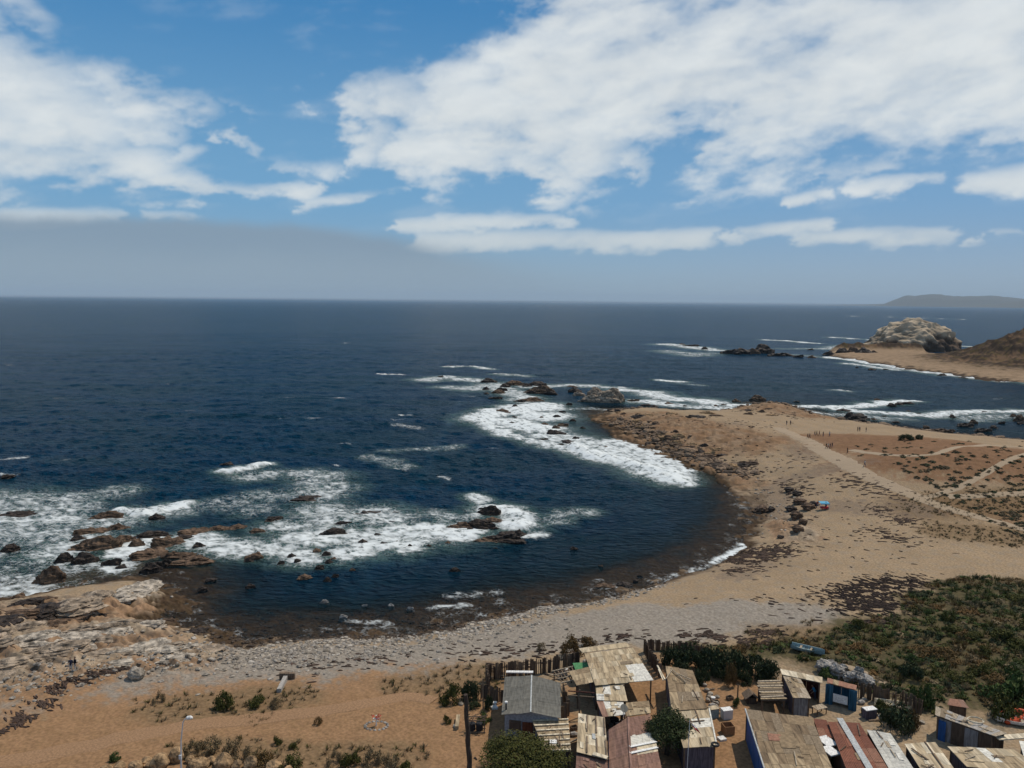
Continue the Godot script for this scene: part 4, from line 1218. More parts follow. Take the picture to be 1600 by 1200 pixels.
	for u in [0.33, 0.66, 0.96]:
		bar(s4, "batten", quad_at(q4, u, 0.02) + Vector3(0, 0.1, 0), quad_at(q4, u, 0.45) + Vector3(0, 0.1, 0), 0.14, M.old_wood_c, 0.06)
		bar(s4, "batten", quad_at(q4, u, 0.58) + Vector3(0, 0.1, 0), quad_at(q4, u, 0.97) + Vector3(0, 0.1, 0), 0.14, M.old_wood_c, 0.06)
	bar(s4, "loose_plank", quad_at(q4, 0.52, 0.98) + Vector3(0, 0.16, 0), quad_at(q4, 0.98, 1.0) + Vector3(0, 0.16, 0), 0.5, M.cream, 0.08)
	shack("pink_lean_to", "pinkish brown sheet roof below the batten roofed hut", [[901, 1177], [949, 1188.5], [951, 1222], [899, 1206]], [2.65, 2.65, 2.4, 2.4], 5, 2, ["pinkish_a", "pinkish_b"], [[], [], ["purple"], ["purple"]], null, 6)
	# pink gabled hut beside it
	var g := thing("pink_gabled_hut", "pinkish brown gabled hut with cream and white roof strips", "hut", ground(above(985, 1165, 0)))
	var ga := above(951, 1140, 2.6)
	var gr := above(981.5, 1121, 3.3)
	var gd := above(1016, 1116, 2.6)
	var ha := above(952, 1224, 2.6)
	var hr := above(987, 1218, 3.3)
	var hd := above(1035, 1206, 2.6)
	sheet_roof(g, [ga, gr, hr, ha], 3, 5, ["pinkish_a", "pinkish_b"], 0.05, null, 6)
	sheet_roof(g, [gr, gd, hd, hr], 4, 6, ["pinkish_a", "pinkish_b"], 0.05, func(i, j): return "chalk" if j == 2 else ("cream" if j == 3 and i > 0 else ""), 5)
	bar(g, "ridge_cap", gr + Vector3(0, 0.08, 0), hr + Vector3(0, 0.08, 0), 0.22, M.pinkish_b, 0.05)
	for u in [0.52, 0.62]:
		bar(g, "roof_strip", gr.lerp(hr, u) + Vector3(0, 0.1, 0), gd.lerp(hd, u) + Vector3(0, 0.1, 0), 0.3, M.white, 0.04)
	wall(g, ga + ins, ha + ins, ["purple"])
	wall(g, gd + ins, hd + ins, ["purple", "old_wood_b"])
	wall(g, ga + ins, gd + ins, ["old_wood"])
	shack("yard_canopy", "low beige shade roof between the lean-to and the round tree", [[976, 1098], [1014, 1095], [1017, 1114], [979, 1119]], [2.3, 2.3, 2.4, 2.4], 3, 2, ["beige_d", "beige_b", "brown_c"], [[], [], [], []])
	# the long brown roof and the hut below it
	shack("long_brown_hut", "long hut with brown board roof and dark purple side wall", [[1040, 1041], [1082, 1047], [1105.5, 1107], [1049.5, 1110]], [2.8, 2.8, 2.8, 2.8], 4, 5, ["brown_a", "brown_c", "brown_d", "beige_d"], [["old_wood"], ["old_wood"], [], ["purple", "grey_wall"]])
	var s7 := shack("flag_hut", "beige roofed hut with dark front beside the flag and round tree", [[1050, 1111], [1108, 1107.5], [1120, 1166], [1068, 1169]], [2.7, 2.7, 2.7, 2.7], 4, 4, ["beige", "beige_c", "beige_c", "cream"], [[], ["aqua_paint", "grey_wall"], ["purple", "black"], ["purple"]], func(i, j): return "chalk" if j == 1 and i > 0 else "")  # dark front panels carry the shade of the unlit side in their colour
	var q7: Array = s7.get_meta("corners")
	bar(s7, "batten", quad_at(q7, 0.62, 0.02) + Vector3(0, 0.1, 0), quad_at(q7, 0.66, 0.42) + Vector3(0, 0.1, 0), 0.12, M.old_wood, 0.06)
	bar(s7, "batten", quad_at(q7, 0.25, 0.36) + Vector3(0, 0.1, 0), quad_at(q7, 0.8, 0.34) + Vector3(0, 0.1, 0), 0.12, M.old_wood, 0.06)
	bar(s7, "gutter", quad_at(q7, 1.0, 0.0) + Vector3(0, 0.05, 0), quad_at(q7, 1.0, 1.0) + Vector3(0, 0.05, 0), 0.14, M.chalk, 0.1)
	disc("tyre", above(1117.5, 1163, 2.95), 0.42, "dark car tyre lying on the corner of the flag hut roof", "tyre")
	# blue walled hall
	var s8 := shack("blue_walled_hall", "wide hall with patched brown roof and bright blue side wall", [[1164, 1108], [1268, 1121], [1306, 1214], [1198, 1214]], [3.2, 3.2, 3.2, 3.2], 8, 6, ["brown_a", "brown_c", "brown_d", "brown_c", "brown_b", "brown_d"], [["old_wood"], ["old_wood"], ["purple"], ["blue_paint"]], func(i, j): return "beige_d" if j == 5 or (j == 4 and i % 3 == 1) else "")
	var q8: Array = s8.get_meta("corners")
	bar(s8, "eave_board", quad_at(q8, 0.0, 0.0) + Vector3(0.02, 0.02, 0), quad_at(q8, 0.0, 1.0) + Vector3(0.02, 0.02, 0), 0.12, M.zinc, 0.16)
	# red and white corrugated store
	var rust := ["rust_a", "rust_b", "rust_a", "rust_c"]
	var s9 := shack("rust_roof_store", "store with rust red corrugated roof split by a grey strip", [[1293, 1127], [1343, 1130], [1396, 1214], [1327, 1214]], [3.0, 3.0, 3.0, 3.0], 4, 4, rust, [["old_wood"], ["old_wood"], [], ["old_wood"]], null, 6)
	var q9: Array = s9.get_meta("corners")
	bar(s9, "ridge_strip", quad_at(q9, 0.42, -0.06) + Vector3(0, 0.12, 0), quad_at(q9, 0.56, 1.0) + Vector3(0, 0.12, 0), 0.62, M.zinc, 0.05)
	shack("rust_lean_to", "narrow rust red lean-to between the brown hall and the store", [[1271, 1123], [1291, 1125], [1306, 1155], [1280, 1150]], [2.7, 2.7, 2.7, 2.7], 2, 2, rust, [["old_wood"], [], [], []], null, 5)
	shack("white_corrugated_shed", "shed with whitish corrugated roof beside the rust red store", [[1354, 1140], [1391.5, 1146], [1436, 1214], [1396, 1214]], [2.9, 2.8, 2.8, 2.9], 4, 2, ["chalk", "chalk_b"], [["old_wood"], ["purple"], [], []], null, 5)
	for p in [[1292, 1159, 1.0], [1297, 1174, 0.9]]:
		var b := Bag.new()
		b.box(Vector3.ZERO, Vector3(1.3 * p[2], 0.12, 1.7 * p[2]), 0.35)
		tag(put("white_sheet", mesh_of(b), M.white, null, above(p[0], p[1], 2.6)), "white board lying in the gap between brown hall and rust store", "board", "white boards in the gap")
		bar_stand(above(p[0], p[1], 2.6))
	var s10 := shack("twin_panel_hut", "beige hut roof of wide panels with dark left wall", [[1413, 1162], [1461, 1159], [1500, 1214], [1446, 1214]], [2.8, 2.8, 2.8, 2.8], 4, 3, ["beige", "beige_c", "cream"], [["purple"], ["old_wood_b"], [], ["purple", "black"]])
	var q10: Array = s10.get_meta("corners")
	bar(s10, "batten", quad_at(q10, 0.66, 0.0) + Vector3(0, 0.1, 0), quad_at(q10, 0.68, 1.0) + Vector3(0, 0.1, 0), 0.12, M.old_wood, 0.06)
	bar(s10, "loose_plank", quad_at(q10, 0.1, 0.2) + Vector3(0, 0.15, 0), quad_at(q10, 0.36, 0.55) + Vector3(0, 0.15, 0), 0.14, M.old_wood, 0.06)
	bar(s10, "loose_plank", quad_at(q10, 0.18, 0.78) + Vector3(0, 0.15, 0), quad_at(q10, 0.44, 0.7) + Vector3(0, 0.15, 0), 0.14, M.old_wood_c, 0.06)
	shack("corner_hut", "beige hut at the lower right corner with a pale grey roof strip", [[1480, 1166], [1584, 1171], [1640, 1208], [1510, 1198]], [2.8, 2.8, 2.8, 2.8], 7, 3, ["beige", "beige_b", "beige_c", "beige_d"], [["old_wood"], [], [], ["purple"]], func(i, j): return "chalk" if i == 3 and j < 2 else "")
	shack("edge_hut", "small pale roof at the right picture edge above the corner hut", [[1592, 1157], [1650, 1163], [1660, 1196], [1600, 1184]], [2.7, 2.7, 2.7, 2.7], 3, 2, ["cream", "chalk"], [["old_wood"], [], [], ["purple"]])
	# the long shed at the right
	var s12 := shack("long_grey_shed", "long low shed with worn grey board roof and blue door", [[1462, 1103], [1574, 1146], [1556, 1151], [1461, 1117]], [2.6, 2.6, 2.5, 2.5], 12, 1, ["drift_wood", "concrete", "brown_d", "drift_wood"], [["old_wood"], ["old_wood_b"], ["grey_wall", "purple", "old_wood_b"], ["grey_wall"]])
	var q12: Array = s12.get_meta("corners")
	var fa: Vector3 = (q12[3] as Vector3).lerp(q12[2], 0.07)
	var fb: Vector3 = (q12[3] as Vector3).lerp(q12[2], 0.19)
	var door := Bag.new()
	var o12 := s12.position
	var outv := Vector3(-0.3, 0, 0.95)
	door.hexa([ground(fa) - o12 + outv * 0.1, ground(fb) - o12 + outv * 0.1, ground(fb) + Vector3(0, 2.1, 0) - o12 + outv * 0.1, ground(fa) + Vector3(0, 2.1, 0) - o12 + outv * 0.1], -outv * 0.35)
	put("door", mesh_of(door), M.blue_paint, s12)
	ring(above(1524, 1126, 2.75), 0.75, "coil of pale rope lying on the long grey shed roof")
	shack("small_brown_hut", "tiny hut with brown sloping roof behind the long grey shed", [[1484, 1091], [1505, 1094], [1514, 1107], [1480, 1101]], [2.0, 2.0, 1.7, 1.7], 3, 1, ["pinkish_a", "rust_c", "drift_wood"], [["old_wood"], ["old_wood"], ["old_wood"], ["old_wood"]])
	lone_bar("pale_beam", above(1557, 1153, 2.2), above(1640, 1147, 2.2), 0.8, M.cream, "long pale plank propped beyond the end of the grey shed", "plank", 0.1)
	# booth with blue posts
	var s13 := shack("blue_booth", "blue booth with rust topped roof and white counter panel", [[1293, 1059], [1339, 1071], [1337.5, 1078], [1292, 1066.5]], [2.5, 2.5, 2.5, 2.5], 5, 1, ["rust_c", "rust_a", "beige_d"], [["teal_paint"], ["teal_paint"], [], ["teal_paint"]])
	var q13: Array = s13.get_meta("corners")
	var f0: Vector3 = q13[3]
	var f1: Vector3 = q13[2]
	for k in 5:
		var p := f0.lerp(f1, [0.03, 0.16, 0.84, 0.92, 0.98][k])
		bar(s13, "front_board", ground(p), p - Vector3(0, 0.12, 0), 0.42, M.teal_paint, 0.08)
	var p0 := ground(f0.lerp(f1, 0.24))
	var p1 := ground(f0.lerp(f1, 0.74))
	bar(s13, "counter_panel", p0 + Vector3(0, 0.95, 0), p1 + Vector3(0, 0.95, 0), 0.08, M.white, 0.95)
	# open store left of the booth
	shack("open_store", "open fronted store with maroon walls and flat cream roof boards", [[1219, 1045], [1285, 1058], [1285, 1067], [1222, 1054]], [2.6, 2.6, 2.6, 2.6], 5, 1, ["cream", "beige_c"], [["maroon"], ["maroon"], [], ["maroon"]])
	shack("mossy_flat_hut", "flat hut with dusty grey beige roof and grey front wall", [[1223, 1055], [1251, 1061], [1267, 1091], [1239, 1090]], [2.5, 2.5, 2.5, 2.5], 3, 4, ["drift_wood", "brown_d", "beige_d"], [[], ["grey_wall"], ["grey_wall"], ["purple"]])
	var pg := shack("plank_pergola", "rough pergola roofed with ragged weathered planks", [[1183, 1065], [1221, 1065], [1228, 1095], [1189, 1095]], [2.2, 2.2, 2.2, 2.2], 1, 1, ["old_wood_b"], [["old_wood_b"], [], [], []], null, 0, 0.04)
	var qp: Array = pg.get_meta("corners")
	for k in 11:
		var w := (k + 0.3) / 11.0
		bar(pg, "roof_plank", quad_at(qp, rnd(-0.06, 0.06), w + rnd(-0.01, 0.02)) + Vector3(0, 0.12, 0), quad_at(qp, rnd(0.92, 1.05), w + rnd(-0.02, 0.02)) + Vector3(0, 0.12 + rnd(0, 0.08), 0), 0.26, M[["drift_wood", "beige_d", "brown_d"][k % 3]], 0.07)
	var dog := thing("kennel", "small peaked kennel beside the plank pergola", "kennel", spot(1172, 1096))
	var kb := Bag.new()
	kb.box(Vector3(0, 0, 0), Vector3(1.1, 0.7, 1.2))
	put("body", mesh_of(kb), M.old_wood_b, dog)
	for s in [-1.0, 1.0]:
		var rb2 := Bag.new()
		rb2.hexa([Vector3(0, 1.25, -0.75), Vector3(s * 0.8, 0.62, -0.75), Vector3(s * 0.8, 0.62, 0.75), Vector3(0, 1.25, 0.75)], Vector3(0, -0.05, 0))
		put("roof_side", mesh_of(rb2), M.old_wood_c, dog)
	# slatted cream roof at the foot of the grey house
	var sl := shack("slatted_porch", "cream slatted porch roof in front of the grey house", [[832, 1127], [888, 1124.5], [892, 1173], [852, 1176]], [2.4, 2.4, 2.4, 2.4], 3, 3, ["beige_d", "beige_b"], [[], ["purple"], ["purple", "black"], []])
	var qs: Array = sl.get_meta("corners")
	for k in 7:
		var w := k / 6.0 * 0.98 + 0.01
		bar(sl, "slat", quad_at(qs, 0, w) + Vector3(0, 0.12, 0), quad_at(qs, 1, w) + Vector3(0, 0.12, 0), 0.2, M.cream, 0.06)
	for k in 5:
		var u := rnd(0.2, 0.9)
		var w := rnd(0.1, 0.7)
		bar(sl, "loose_batten", quad_at(qs, u, w) + Vector3(0, 0.18, 0), quad_at(qs, u + rnd(-0.12, 0.1), w + 0.28) + Vector3(0, 0.18, 0), 0.08, M.old_wood_c, 0.05)
	var rbx := Bag.new()
	rbx.box(Vector3.ZERO, Vector3(0.7, 0.06, 0.6))
	put("patch", mesh_of(rbx), M.white, sl, quad_at(qs, 0.4, 0.75) + Vector3(0, 0.17, 0) - sl.position)

func disc(called: String, at: Vector3, r: float, label: String, cat: String) -> void:
	var tm := TorusMesh.new()
	tm.inner_radius = r * 0.5
	tm.outer_radius = r
	tm.rings = 20
	tm.ring_segments = 8
	tag(put(called, tm, M.black, null, at), label, cat)

func ring(at: Vector3, r: float, label: String) -> void:
	var b := Bag.new()
	var pts := []
	var rad := []
	for k in 50:
		var a := TAU * k / 16.0
		pts.append(Vector3(cos(a) * r * (1.0 + 0.12 * sin(k * 1.3)), 0.03 + k * 0.002, sin(a) * r * 0.8))
		rad.append(0.045)
	b.tube(pts, rad, 5)
	tag(put("rope_coil", mesh_of(b), M.cream, null, at), label, "rope")

func bar_stand(at: Vector3) -> void:
	lone_bar("board_prop", ground(at), at - Vector3(0, 0.01, 0), 0.15, M.old_wood, "short prop under the white boards beside the rust store", "post", -1.0, "props of the white boards")

func fence(label: String, pts: Array, h: float, mats: Array, each := 0.26, lean := 0.05) -> void:
	var first := spot(pts[0][0], pts[0][1])
	var t := thing("board_fence", label, "fence", first)
	for k in pts.size() - 1:
		var a := spot(pts[k][0], pts[k][1])
		var b := spot(pts[k + 1][0], pts[k + 1][1])
		var n := maxi(1, int(a.distance_to(b) / each))
		for j in n:
			var p := ground(a.lerp(b, (j + 0.5) / n))
			var hh := h * rnd(0.82, 1.1)
			var bag := Bag.new()
			bag.beam(p - t.position - Vector3(0, 0.2, 0), p - t.position + Vector3(rnd(-lean, lean), hh, rnd(-lean, lean)), each * 1.25, 0.035)
			put("board", mesh_of(bag), M[mats[rng.randi() % mats.size()]], t)
		var back := Vector3(0, 0, -0.06)
		bar(t, "rail", a + Vector3(0, h * 0.7, 0) + back, b + Vector3(0, h * 0.7, 0) + back, 0.09, M.old_wood)

func yards() -> void:
	var woods := ["old_wood", "old_wood_b", "old_wood", "old_wood_c"]
	fence("tall dark board fence behind the grey house facing the beach", [[761, 1063], [800, 1058], [850, 1052], [905, 1043]], 2.0, woods)
	fence("dark board fence running down from the fence corner post", [[760, 1063], [764, 1082]], 1.9, woods)
	fence("dark board fence between the leafy shrubs and the grey house", [[738, 1092], [762, 1092], [786, 1098]], 1.7, woods)
	fence("dark palisade of uneven boards beside the blue booth", [[1340, 1090], [1372, 1097], [1410, 1106], [1440, 1118]], 1.9, woods, 0.24, 0.12)
	fence("dark board fence beside the dense hedge near the shelter", [[1006, 1018], [1015, 1035], [1032, 1060]], 1.9, woods)
	fence("low board fence along the beach side of the hedge", [[1012, 1016], [1060, 1020], [1100, 1024]], 1.5, woods)
	fence("shabby board wall between the grey house and the yard", [[878, 1128], [888, 1118], [880, 1098]], 1.8, ["old_wood_c", "brown_b", "old_wood"])
	# the tall pole, the thin pole, the street lamp
	var t := thing("utility_pole", "tall dark rough wooden pole left of the grey house", "pole", spot(736, 1232))
	var top := above(724, 1076, 0)
	var base := t.position
	var hgt := 9.6
	var pts := []
	var rad := []
	for k in 14:
		var f := k / 13.0
		pts.append(Vector3(-0.55 * f + 0.05 * sin(k * 1.7), hgt * f - 0.4, 0.04 * cos(k * 2.3)))
		rad.append(0.27 - 0.07 * f + 0.02 * sin(k * 2.9))
	var b := Bag.new()
	b.tube(pts, rad, 10)
	put("shaft", mesh_of(b), M.pole_wood, t)
	var st := Bag.new()
	st.tube([Vector3(0.3, 3.2, 0.2), Vector3(0.55, 3.0, 0.25)], [0.12, 0.08], 6)
	put("stub", mesh_of(st), M.pole_wood, t)
	var thin := thing("thin_pole", "thin brown pole standing beside the yard fence", "pole", spot(755, 1113))
	var tb := Bag.new()
	tb.tube([Vector3(0, -0.2, 0), Vector3(-0.06, 4.0, 0)], [0.08, 0.06], 8)
	put("shaft", mesh_of(tb), M.old_wood_c, thin)
	bar(thin, "crosspiece", thin.position + Vector3(-0.3, 3.6, 0), thin.position + Vector3(0.25, 3.6, 0), 0.07, M.old_wood)
	var lamp := thing("street_lamp", "grey street lamp on a slim pole above the boulders", "street lamp", spot(283, 1203))
	var lb := Bag.new()
	lb.tube([Vector3(0, -0.2, 0), Vector3(0.1, 3.0, 0), Vector3(0.35, 4.9, 0)], [0.09, 0.06, 0.05], 8)
	put("pole", mesh_of(lb), M.metal, lamp)
	var ab := Bag.new()
	ab.tube([Vector3(0.35, 4.85, 0), Vector3(0.5, 5.15, 0), Vector3(0.8, 5.3, 0)], [0.045, 0.045, 0.045], 6)
	put("arm", mesh_of(ab), M.metal, lamp)
	var hb := Bag.new()
	hb.tube([Vector3(0.68, 5.28, 0), Vector3(0.8, 5.32, 0), Vector3(1.1, 5.36, 0), Vector3(1.3, 5.34, 0)], [0.1, 0.19, 0.2, 0.08], 10)
	put("lamp_head", mesh_of(hb), M.white, lamp)
	var meter := Bag.new()
	meter.box(Vector3(0.02, 1.2, 0.12), Vector3(0.25, 0.4, 0.18))
	put("fuse_box", mesh_of(meter), M.metal, lamp)
	# flag
	var fl := thing("national_flag", "white red and blue flag with a star hanging beside the round tree", "flag", spot(1073, 1213))
	bar(fl, "flag_pole", fl.position, fl.position + Vector3(0.1, 5.7, 0), 0.05, M.metal)
	for s in [[0.0, 0.42, 0.0, 0.5, "flag_blue", "canton"], [0.42, 1.1, 0.0, 0.5, "white", "white_band"], [0.0, 1.1, 0.5, 1.0, "red_paint", "red_band"]]:
		var fb := Bag.new()
		var o := Vector3(0.1, 5.6, 0)
		var pt := func(u: float, w: float) -> Vector3: return o + Vector3(u * 0.75 + w * 0.35, -u * 0.75 - w * 0.62, 0.1 * sin(u * 6.0))
		for k in 5:
			var u0 := lerpf(s[0], s[1], k / 5.0)
			var u1 := lerpf(s[0], s[1], (k + 1) / 5.0)
			fb.hexa([pt.call(u0, s[2]), pt.call(u1, s[2]), pt.call(u1, s[3]), pt.call(u0, s[3])], Vector3(0, 0, 0.012))
		var part := put(s[5], mesh_of(fb), M[s[4]], fl)
		if s[5] == "canton":
			var star := Bag.new()
			var c0: Vector3 = pt.call(0.21, 0.25) + Vector3(0, 0, 0.03)
			for k in 5:
				var a := TAU * k / 5.0
				var n0 := star.v.size()
				star.v.append_array([c0, c0 + Vector3(sin(a - 0.6), cos(a - 0.6), 0) * 0.05, c0 + Vector3(sin(a), cos(a), 0) * 0.13, c0 + Vector3(sin(a + 0.6), cos(a + 0.6), 0) * 0.05])
				star.i.append_array([n0, n0 + 1, n0 + 2, n0, n0 + 2, n0 + 3])
			put("star", mesh_of(star), M.white, part)
	# satellite dish and loose planks
	var dish := thing("satellite_dish", "dark round satellite dish on the ridge of the pink hut", "satellite dish", above(974, 1121, 2.9))
	bar(dish, "mast", dish.position, dish.position + Vector3(0, 0.9, 0), 0.06, M.metal)
	bar(dish, "strut", dish.position + Vector3(0.25, -0.1, 0), dish.position + Vector3(0, 0.8, 0), 0.04, M.metal)
	var db := Bag.new()
	db.tube([Vector3(0, 0.95, 0.0), Vector3(0.02, 1.0, 0.05), Vector3(0.04, 1.05, 0.1)], [0.1, 0.36, 0.42], 16)
	put("bowl", mesh_of(db), M.slate, dish)
	for q in [[1027, 1040, 1039, 1062, "cream", 0.16], [1029, 1046, 1036, 1063, "cream", 0.1]]:
		lone_bar("white_pole", above(q[0], q[1], 3.0), above(q[2], q[3], 2.95), q[5], M[q[4]], "pale pole leaning beside the long brown roof", "pole", -1.0, "pale poles by the brown roof")
	for q in [[1048, 1044, 1072, 1066], [1050, 1046, 1041, 1060], [1058, 1052, 1080, 1062]]:
		lone_bar("roof_lath", above(q[0], q[1], 3.0), above(q[2], q[3], 3.0), 0.09, M.drift_wood, "thin lath lying on the long brown roof", "lath", -1.0, "laths on the brown roof")
	lone_bar("white_boat_board", above(791, 1049.5, 1.2), above(833, 1050, 1.2), 0.5, M.white, "long white board on trestles behind the grey house", "board", 0.1)
	for x in [797, 827]:
		var p := above(x, 1050, 1.15)
		lone_bar("trestle", ground(p), p, 0.3, M.old_wood, "wooden trestle under the long white board", "trestle", 0.12, "trestles of the white board")
	# debris of the yards: each piece its own
	var junk := [[783, 1056, 0], [778, 1059, 2], [861, 1054, 1], [868, 1058, 2], [875, 1052, 0], [884, 1050, 3], [880, 1060, 4], [872, 1061, 1], [893, 1056, 2], [1018, 1030, 5], [1022, 1036, 3], [1016, 1038, 0], [1026, 1033, 6], [1110, 1085, 6], [1107, 1078, 1], [1114, 1095, 3], [1118, 1100, 0], [1112, 1105, 5], [1123, 1108, 2], [1120, 1090, 6], [1116, 1112, 1], [1140, 1093, 0], [1345, 1100, 5], [1350, 1094, 6], [1352, 1116, 4], [1362, 1112, 0], [1372, 1118, 2], [1376, 1124, 3], [1368, 1126, 1], [1380, 1112, 2], [1232, 1106, 0], [1225, 1104, 6], [1245, 1109, 3], [960, 1131, 4], [965, 1136, 3], [955, 1134, 6], [970, 1130, 5], [897, 1140, 0], [896, 1150, 5], [895, 1160, 2], [1490, 1158, 2], [1500, 1154, 1], [1545, 1166, 2], [1440, 1130, 6], [720, 1101, 6], [712, 1136, 6], [773, 1103, 3], [1262, 1180, 4], [902, 1046, 4], [915, 1036, 5]]
	var names := [["crate", "small wooden crate among the yard clutter", "crate"], ["plank", "short weathered plank lying in a yard", "plank"], ["timber", "bleached timber offcut lying in a yard", "timber"], ["bucket", "pale bucket among the yard clutter", "bucket"], ["dark_tub", "black tub standing in a yard", "tub"], ["sack", "lumpy grey sack in a yard", "sack"], ["yard_stone", "loose pale stone lying in a yard", "stone"]]
	for q in junk:
		var p := spot(q[0], q[1])
		var nm: Array = names[q[2]]
		var m := Bag.new()
		var mt: Material = M.old_wood_c
		match int(q[2]):
			0:
				for s in [-1, 1]:
					m.box(Vector3(s * 0.35, 0, 0), Vector3(0.05, 0.4, 0.5), 0.0)
					m.box(Vector3(0, 0, s * 0.25), Vector3(0.7, 0.4, 0.05), 0.0)
				m.box(Vector3(0, 0.02, 0), Vector3(0.66, 0.04, 0.46))
			1:
				m.beam(Vector3(-0.8, 0.08, 0), Vector3(0.8, 0.14, 0.1), 0.24, 0.05)
			2:
				m.beam(Vector3(-1.1, 0.1, 0), Vector3(1.1, 0.35, 0.2), 0.16, 0.1)
				mt = M.drift_wood
			3:
				m.tube([Vector3(0, 0, 0), Vector3(0, 0.45, 0), Vector3(0, 0.46, 0), Vector3(0, 0.1, 0)], [0.2, 0.27, 0.24, 0.18], 12)
				mt = M.white
			4:
				m.tube([Vector3(0, 0, 0), Vector3(0, 0.6, 0), Vector3(0, 0.61, 0), Vector3(0, 0.15, 0)], [0.42, 0.5, 0.46, 0.38], 14)
				mt = M.black
			5:
				m.tube([Vector3(-0.4, 0.15, 0), Vector3(-0.25, 0.22, 0), Vector3(0.1, 0.26, 0.03), Vector3(0.4, 0.16, 0), Vector3(0.5, 0.12, 0)], [0.1, 0.24, 0.28, 0.2, 0.06], 8)
				mt = M.concrete
		var o: MeshInstance3D
		if q[2] == 6:
			o = put(nm[0], rock_mesh(3, 2, 7, 0.1), M.rock_pale, null, p + Vector3(0, 0.1, 0))
			o.scale = Vector3(0.35, 0.25, 0.3)
		else:
			o = put(nm[0], mesh_of(m), mt, null, p)
		o.rotation.y = rnd(-0.9, 0.9)
		tag(o, nm[1], nm[2], "clutter of the yards")
	# fridges and tables
	for q in [[1135, 1122, "grey freezer with a white lid in the dirt lane", 1.0, "metal"], [1114, 1120, "teal grey cabinet against the side of the flag hut", 0.9, "aqua_paint"], [1358, 1121, "dark trough with a white lid near the rust store", 1.2, "purple"]]:
		var p := spot(q[0], q[1])
		var f := thing("cold_box", q[2], "freezer", p, "", 0.25)
		var fb := Bag.new()
		fb.box(Vector3.ZERO, Vector3(1.1 * q[3], 1.0, 0.75))
		put("body", mesh_of(fb), M[q[4]], f)
		var lid := Bag.new()
		lid.box(Vector3(0, 1.003, 0), Vector3(1.16 * q[3], 0.08, 0.8))
		put("lid", mesh_of(lid), M.white if q[4] != "aqua_paint" else M.beige_c, f)
	var box := thing("plywood_box", "brown plywood box standing open in the dirt lane", "box", spot(1137, 1145), "", 0.15)
	for s in [[0, 0, 0.5, 1.1, 0.05], [0, 0, -0.5, 1.1, 0.05], [0.53, 0, 0, 0.05, 0.95], [-0.53, 0, 0, 0.05, 0.95]]:
		var bb := Bag.new()
		bb.box(Vector3(s[0], 0, s[2]), Vector3(s[3], 0.95, s[4]))
		put("side", mesh_of(bb), M.box_brown, box)
	var table := thing("plank_table", "small plank table behind the brown hall", "table", spot(1280, 1115), "", 0.4)
	var tt := Bag.new()
	tt.box(Vector3(0, 0.75, 0), Vector3(1.5, 0.06, 0.9))
	put("table_top", mesh_of(tt), M.drift_wood, table)
	for sx in [-0.65, 0.65]:
		for sz in [-0.35, 0.35]:
			var lg := Bag.new()
			lg.box(Vector3(sx, 0, sz), Vector3(0.08, 0.75, 0.08))
			put("leg", mesh_of(lg), M.old_wood, table)
	# cart with tank in the left yard
	var cart := thing("drum_rack", "rack with dark drums and sticks left of the grey house", "rack", spot(744, 1143))
	for sx in [-0.9, 0.9]:
		for sz in [-0.4, 0.4]:
			bar(cart, "leg", cart.position + Vector3(sx, 0, sz), cart.position + Vector3(sx, 1.5, sz), 0.08, M.old_wood_c)
	for sz in [-0.4, 0.4]:
		bar(cart, "rail", cart.position + Vector3(-1.1, 1.45, sz), cart.position + Vector3(1.1, 1.5, sz), 0.08, M.old_wood_c)
		bar(cart, "rail", cart.position + Vector3(-1.0, 0.15, sz), cart.position + Vector3(1.0, 0.15, sz), 0.1, M.old_wood_c)
	for sx in [-0.45, 0.35]:
		var dm := Bag.new()
		dm.tube([Vector3(sx, 0.2, 0), Vector3(sx, 0.24, 0), Vector3(sx, 0.95, 0), Vector3(sx, 1.0, 0)], [0.2, 0.38, 0.38, 0.3], 14)
		put("drum", mesh_of(dm), M.black, cart)
	for k in 7:
		bar(cart, "stick", cart.position + Vector3(-1.0 + k * 0.3, 1.55, rnd(-0.5, 0.5)), cart.position + Vector3(-0.7 + k * 0.3, 1.6 + rnd(0, 0.2), rnd(-0.5, 0.5)), 0.07, M.old_wood_b)
	var bench := Bag.new()
	bench.box(Vector3(0, 0.42, 0), Vector3(0.4, 0.07, 2.4))
	for sz in [-1.0, 1.0]: bench.box(Vector3(0, 0, sz), Vector3(0.36, 0.42, 0.1))
	tag(put("plank_bench", mesh_of(bench), M.beige_b, null, spot(715, 1132)), "narrow beige plank bench left of the tall dark pole", "bench")
	tag(put("white_slab", mesh_of(slab()), M.white, null, spot(772, 1107)), "white slab on the dirt beside the small dark bush", "slab")
	tag(put("paper_sheet", mesh_of(slab()), M.white, null, spot(1128, 1156)), "white scrap lying on the dirt lane by the flag hut", "scrap")
	# small upturned boats and the raft of orange floats
	rowboat(Vector3.ZERO, spot(1262, 1019), 0.55, "aqua_paint", "pale blue rowing boat lying on the grass above the beach")
	var raft := thing("orange_raft", "orange inflatable boat lying among white boats by the bushes", "inflatable boat", spot(1580, 1124), "", 0.3)
	for s in [-0.7, 0.7]:
		var rb := Bag.new()
		rb.tube([Vector3(-1.7, 0.35, s), Vector3(-1.5, 0.35, s), Vector3(1.0, 0.38, s), Vector3(1.7, 0.5, s * 0.6), Vector3(2.1, 0.6, 0)], [0.12, 0.3, 0.32, 0.3, 0.2], 10)
		put("tube", mesh_of(rb), M.orange_rubber, raft)
	var fl2 := Bag.new()
	fl2.box(Vector3(-0.1, 0.15, 0), Vector3(3.0, 0.08, 1.3))
	put("deck", mesh_of(fl2), M.black, raft)
	var th := Bag.new()
	th.box(Vector3(-0.4, 0.45, 0), Vector3(0.3, 0.08, 1.5))
	put("thwart", mesh_of(th), M.orange_rubber, raft)
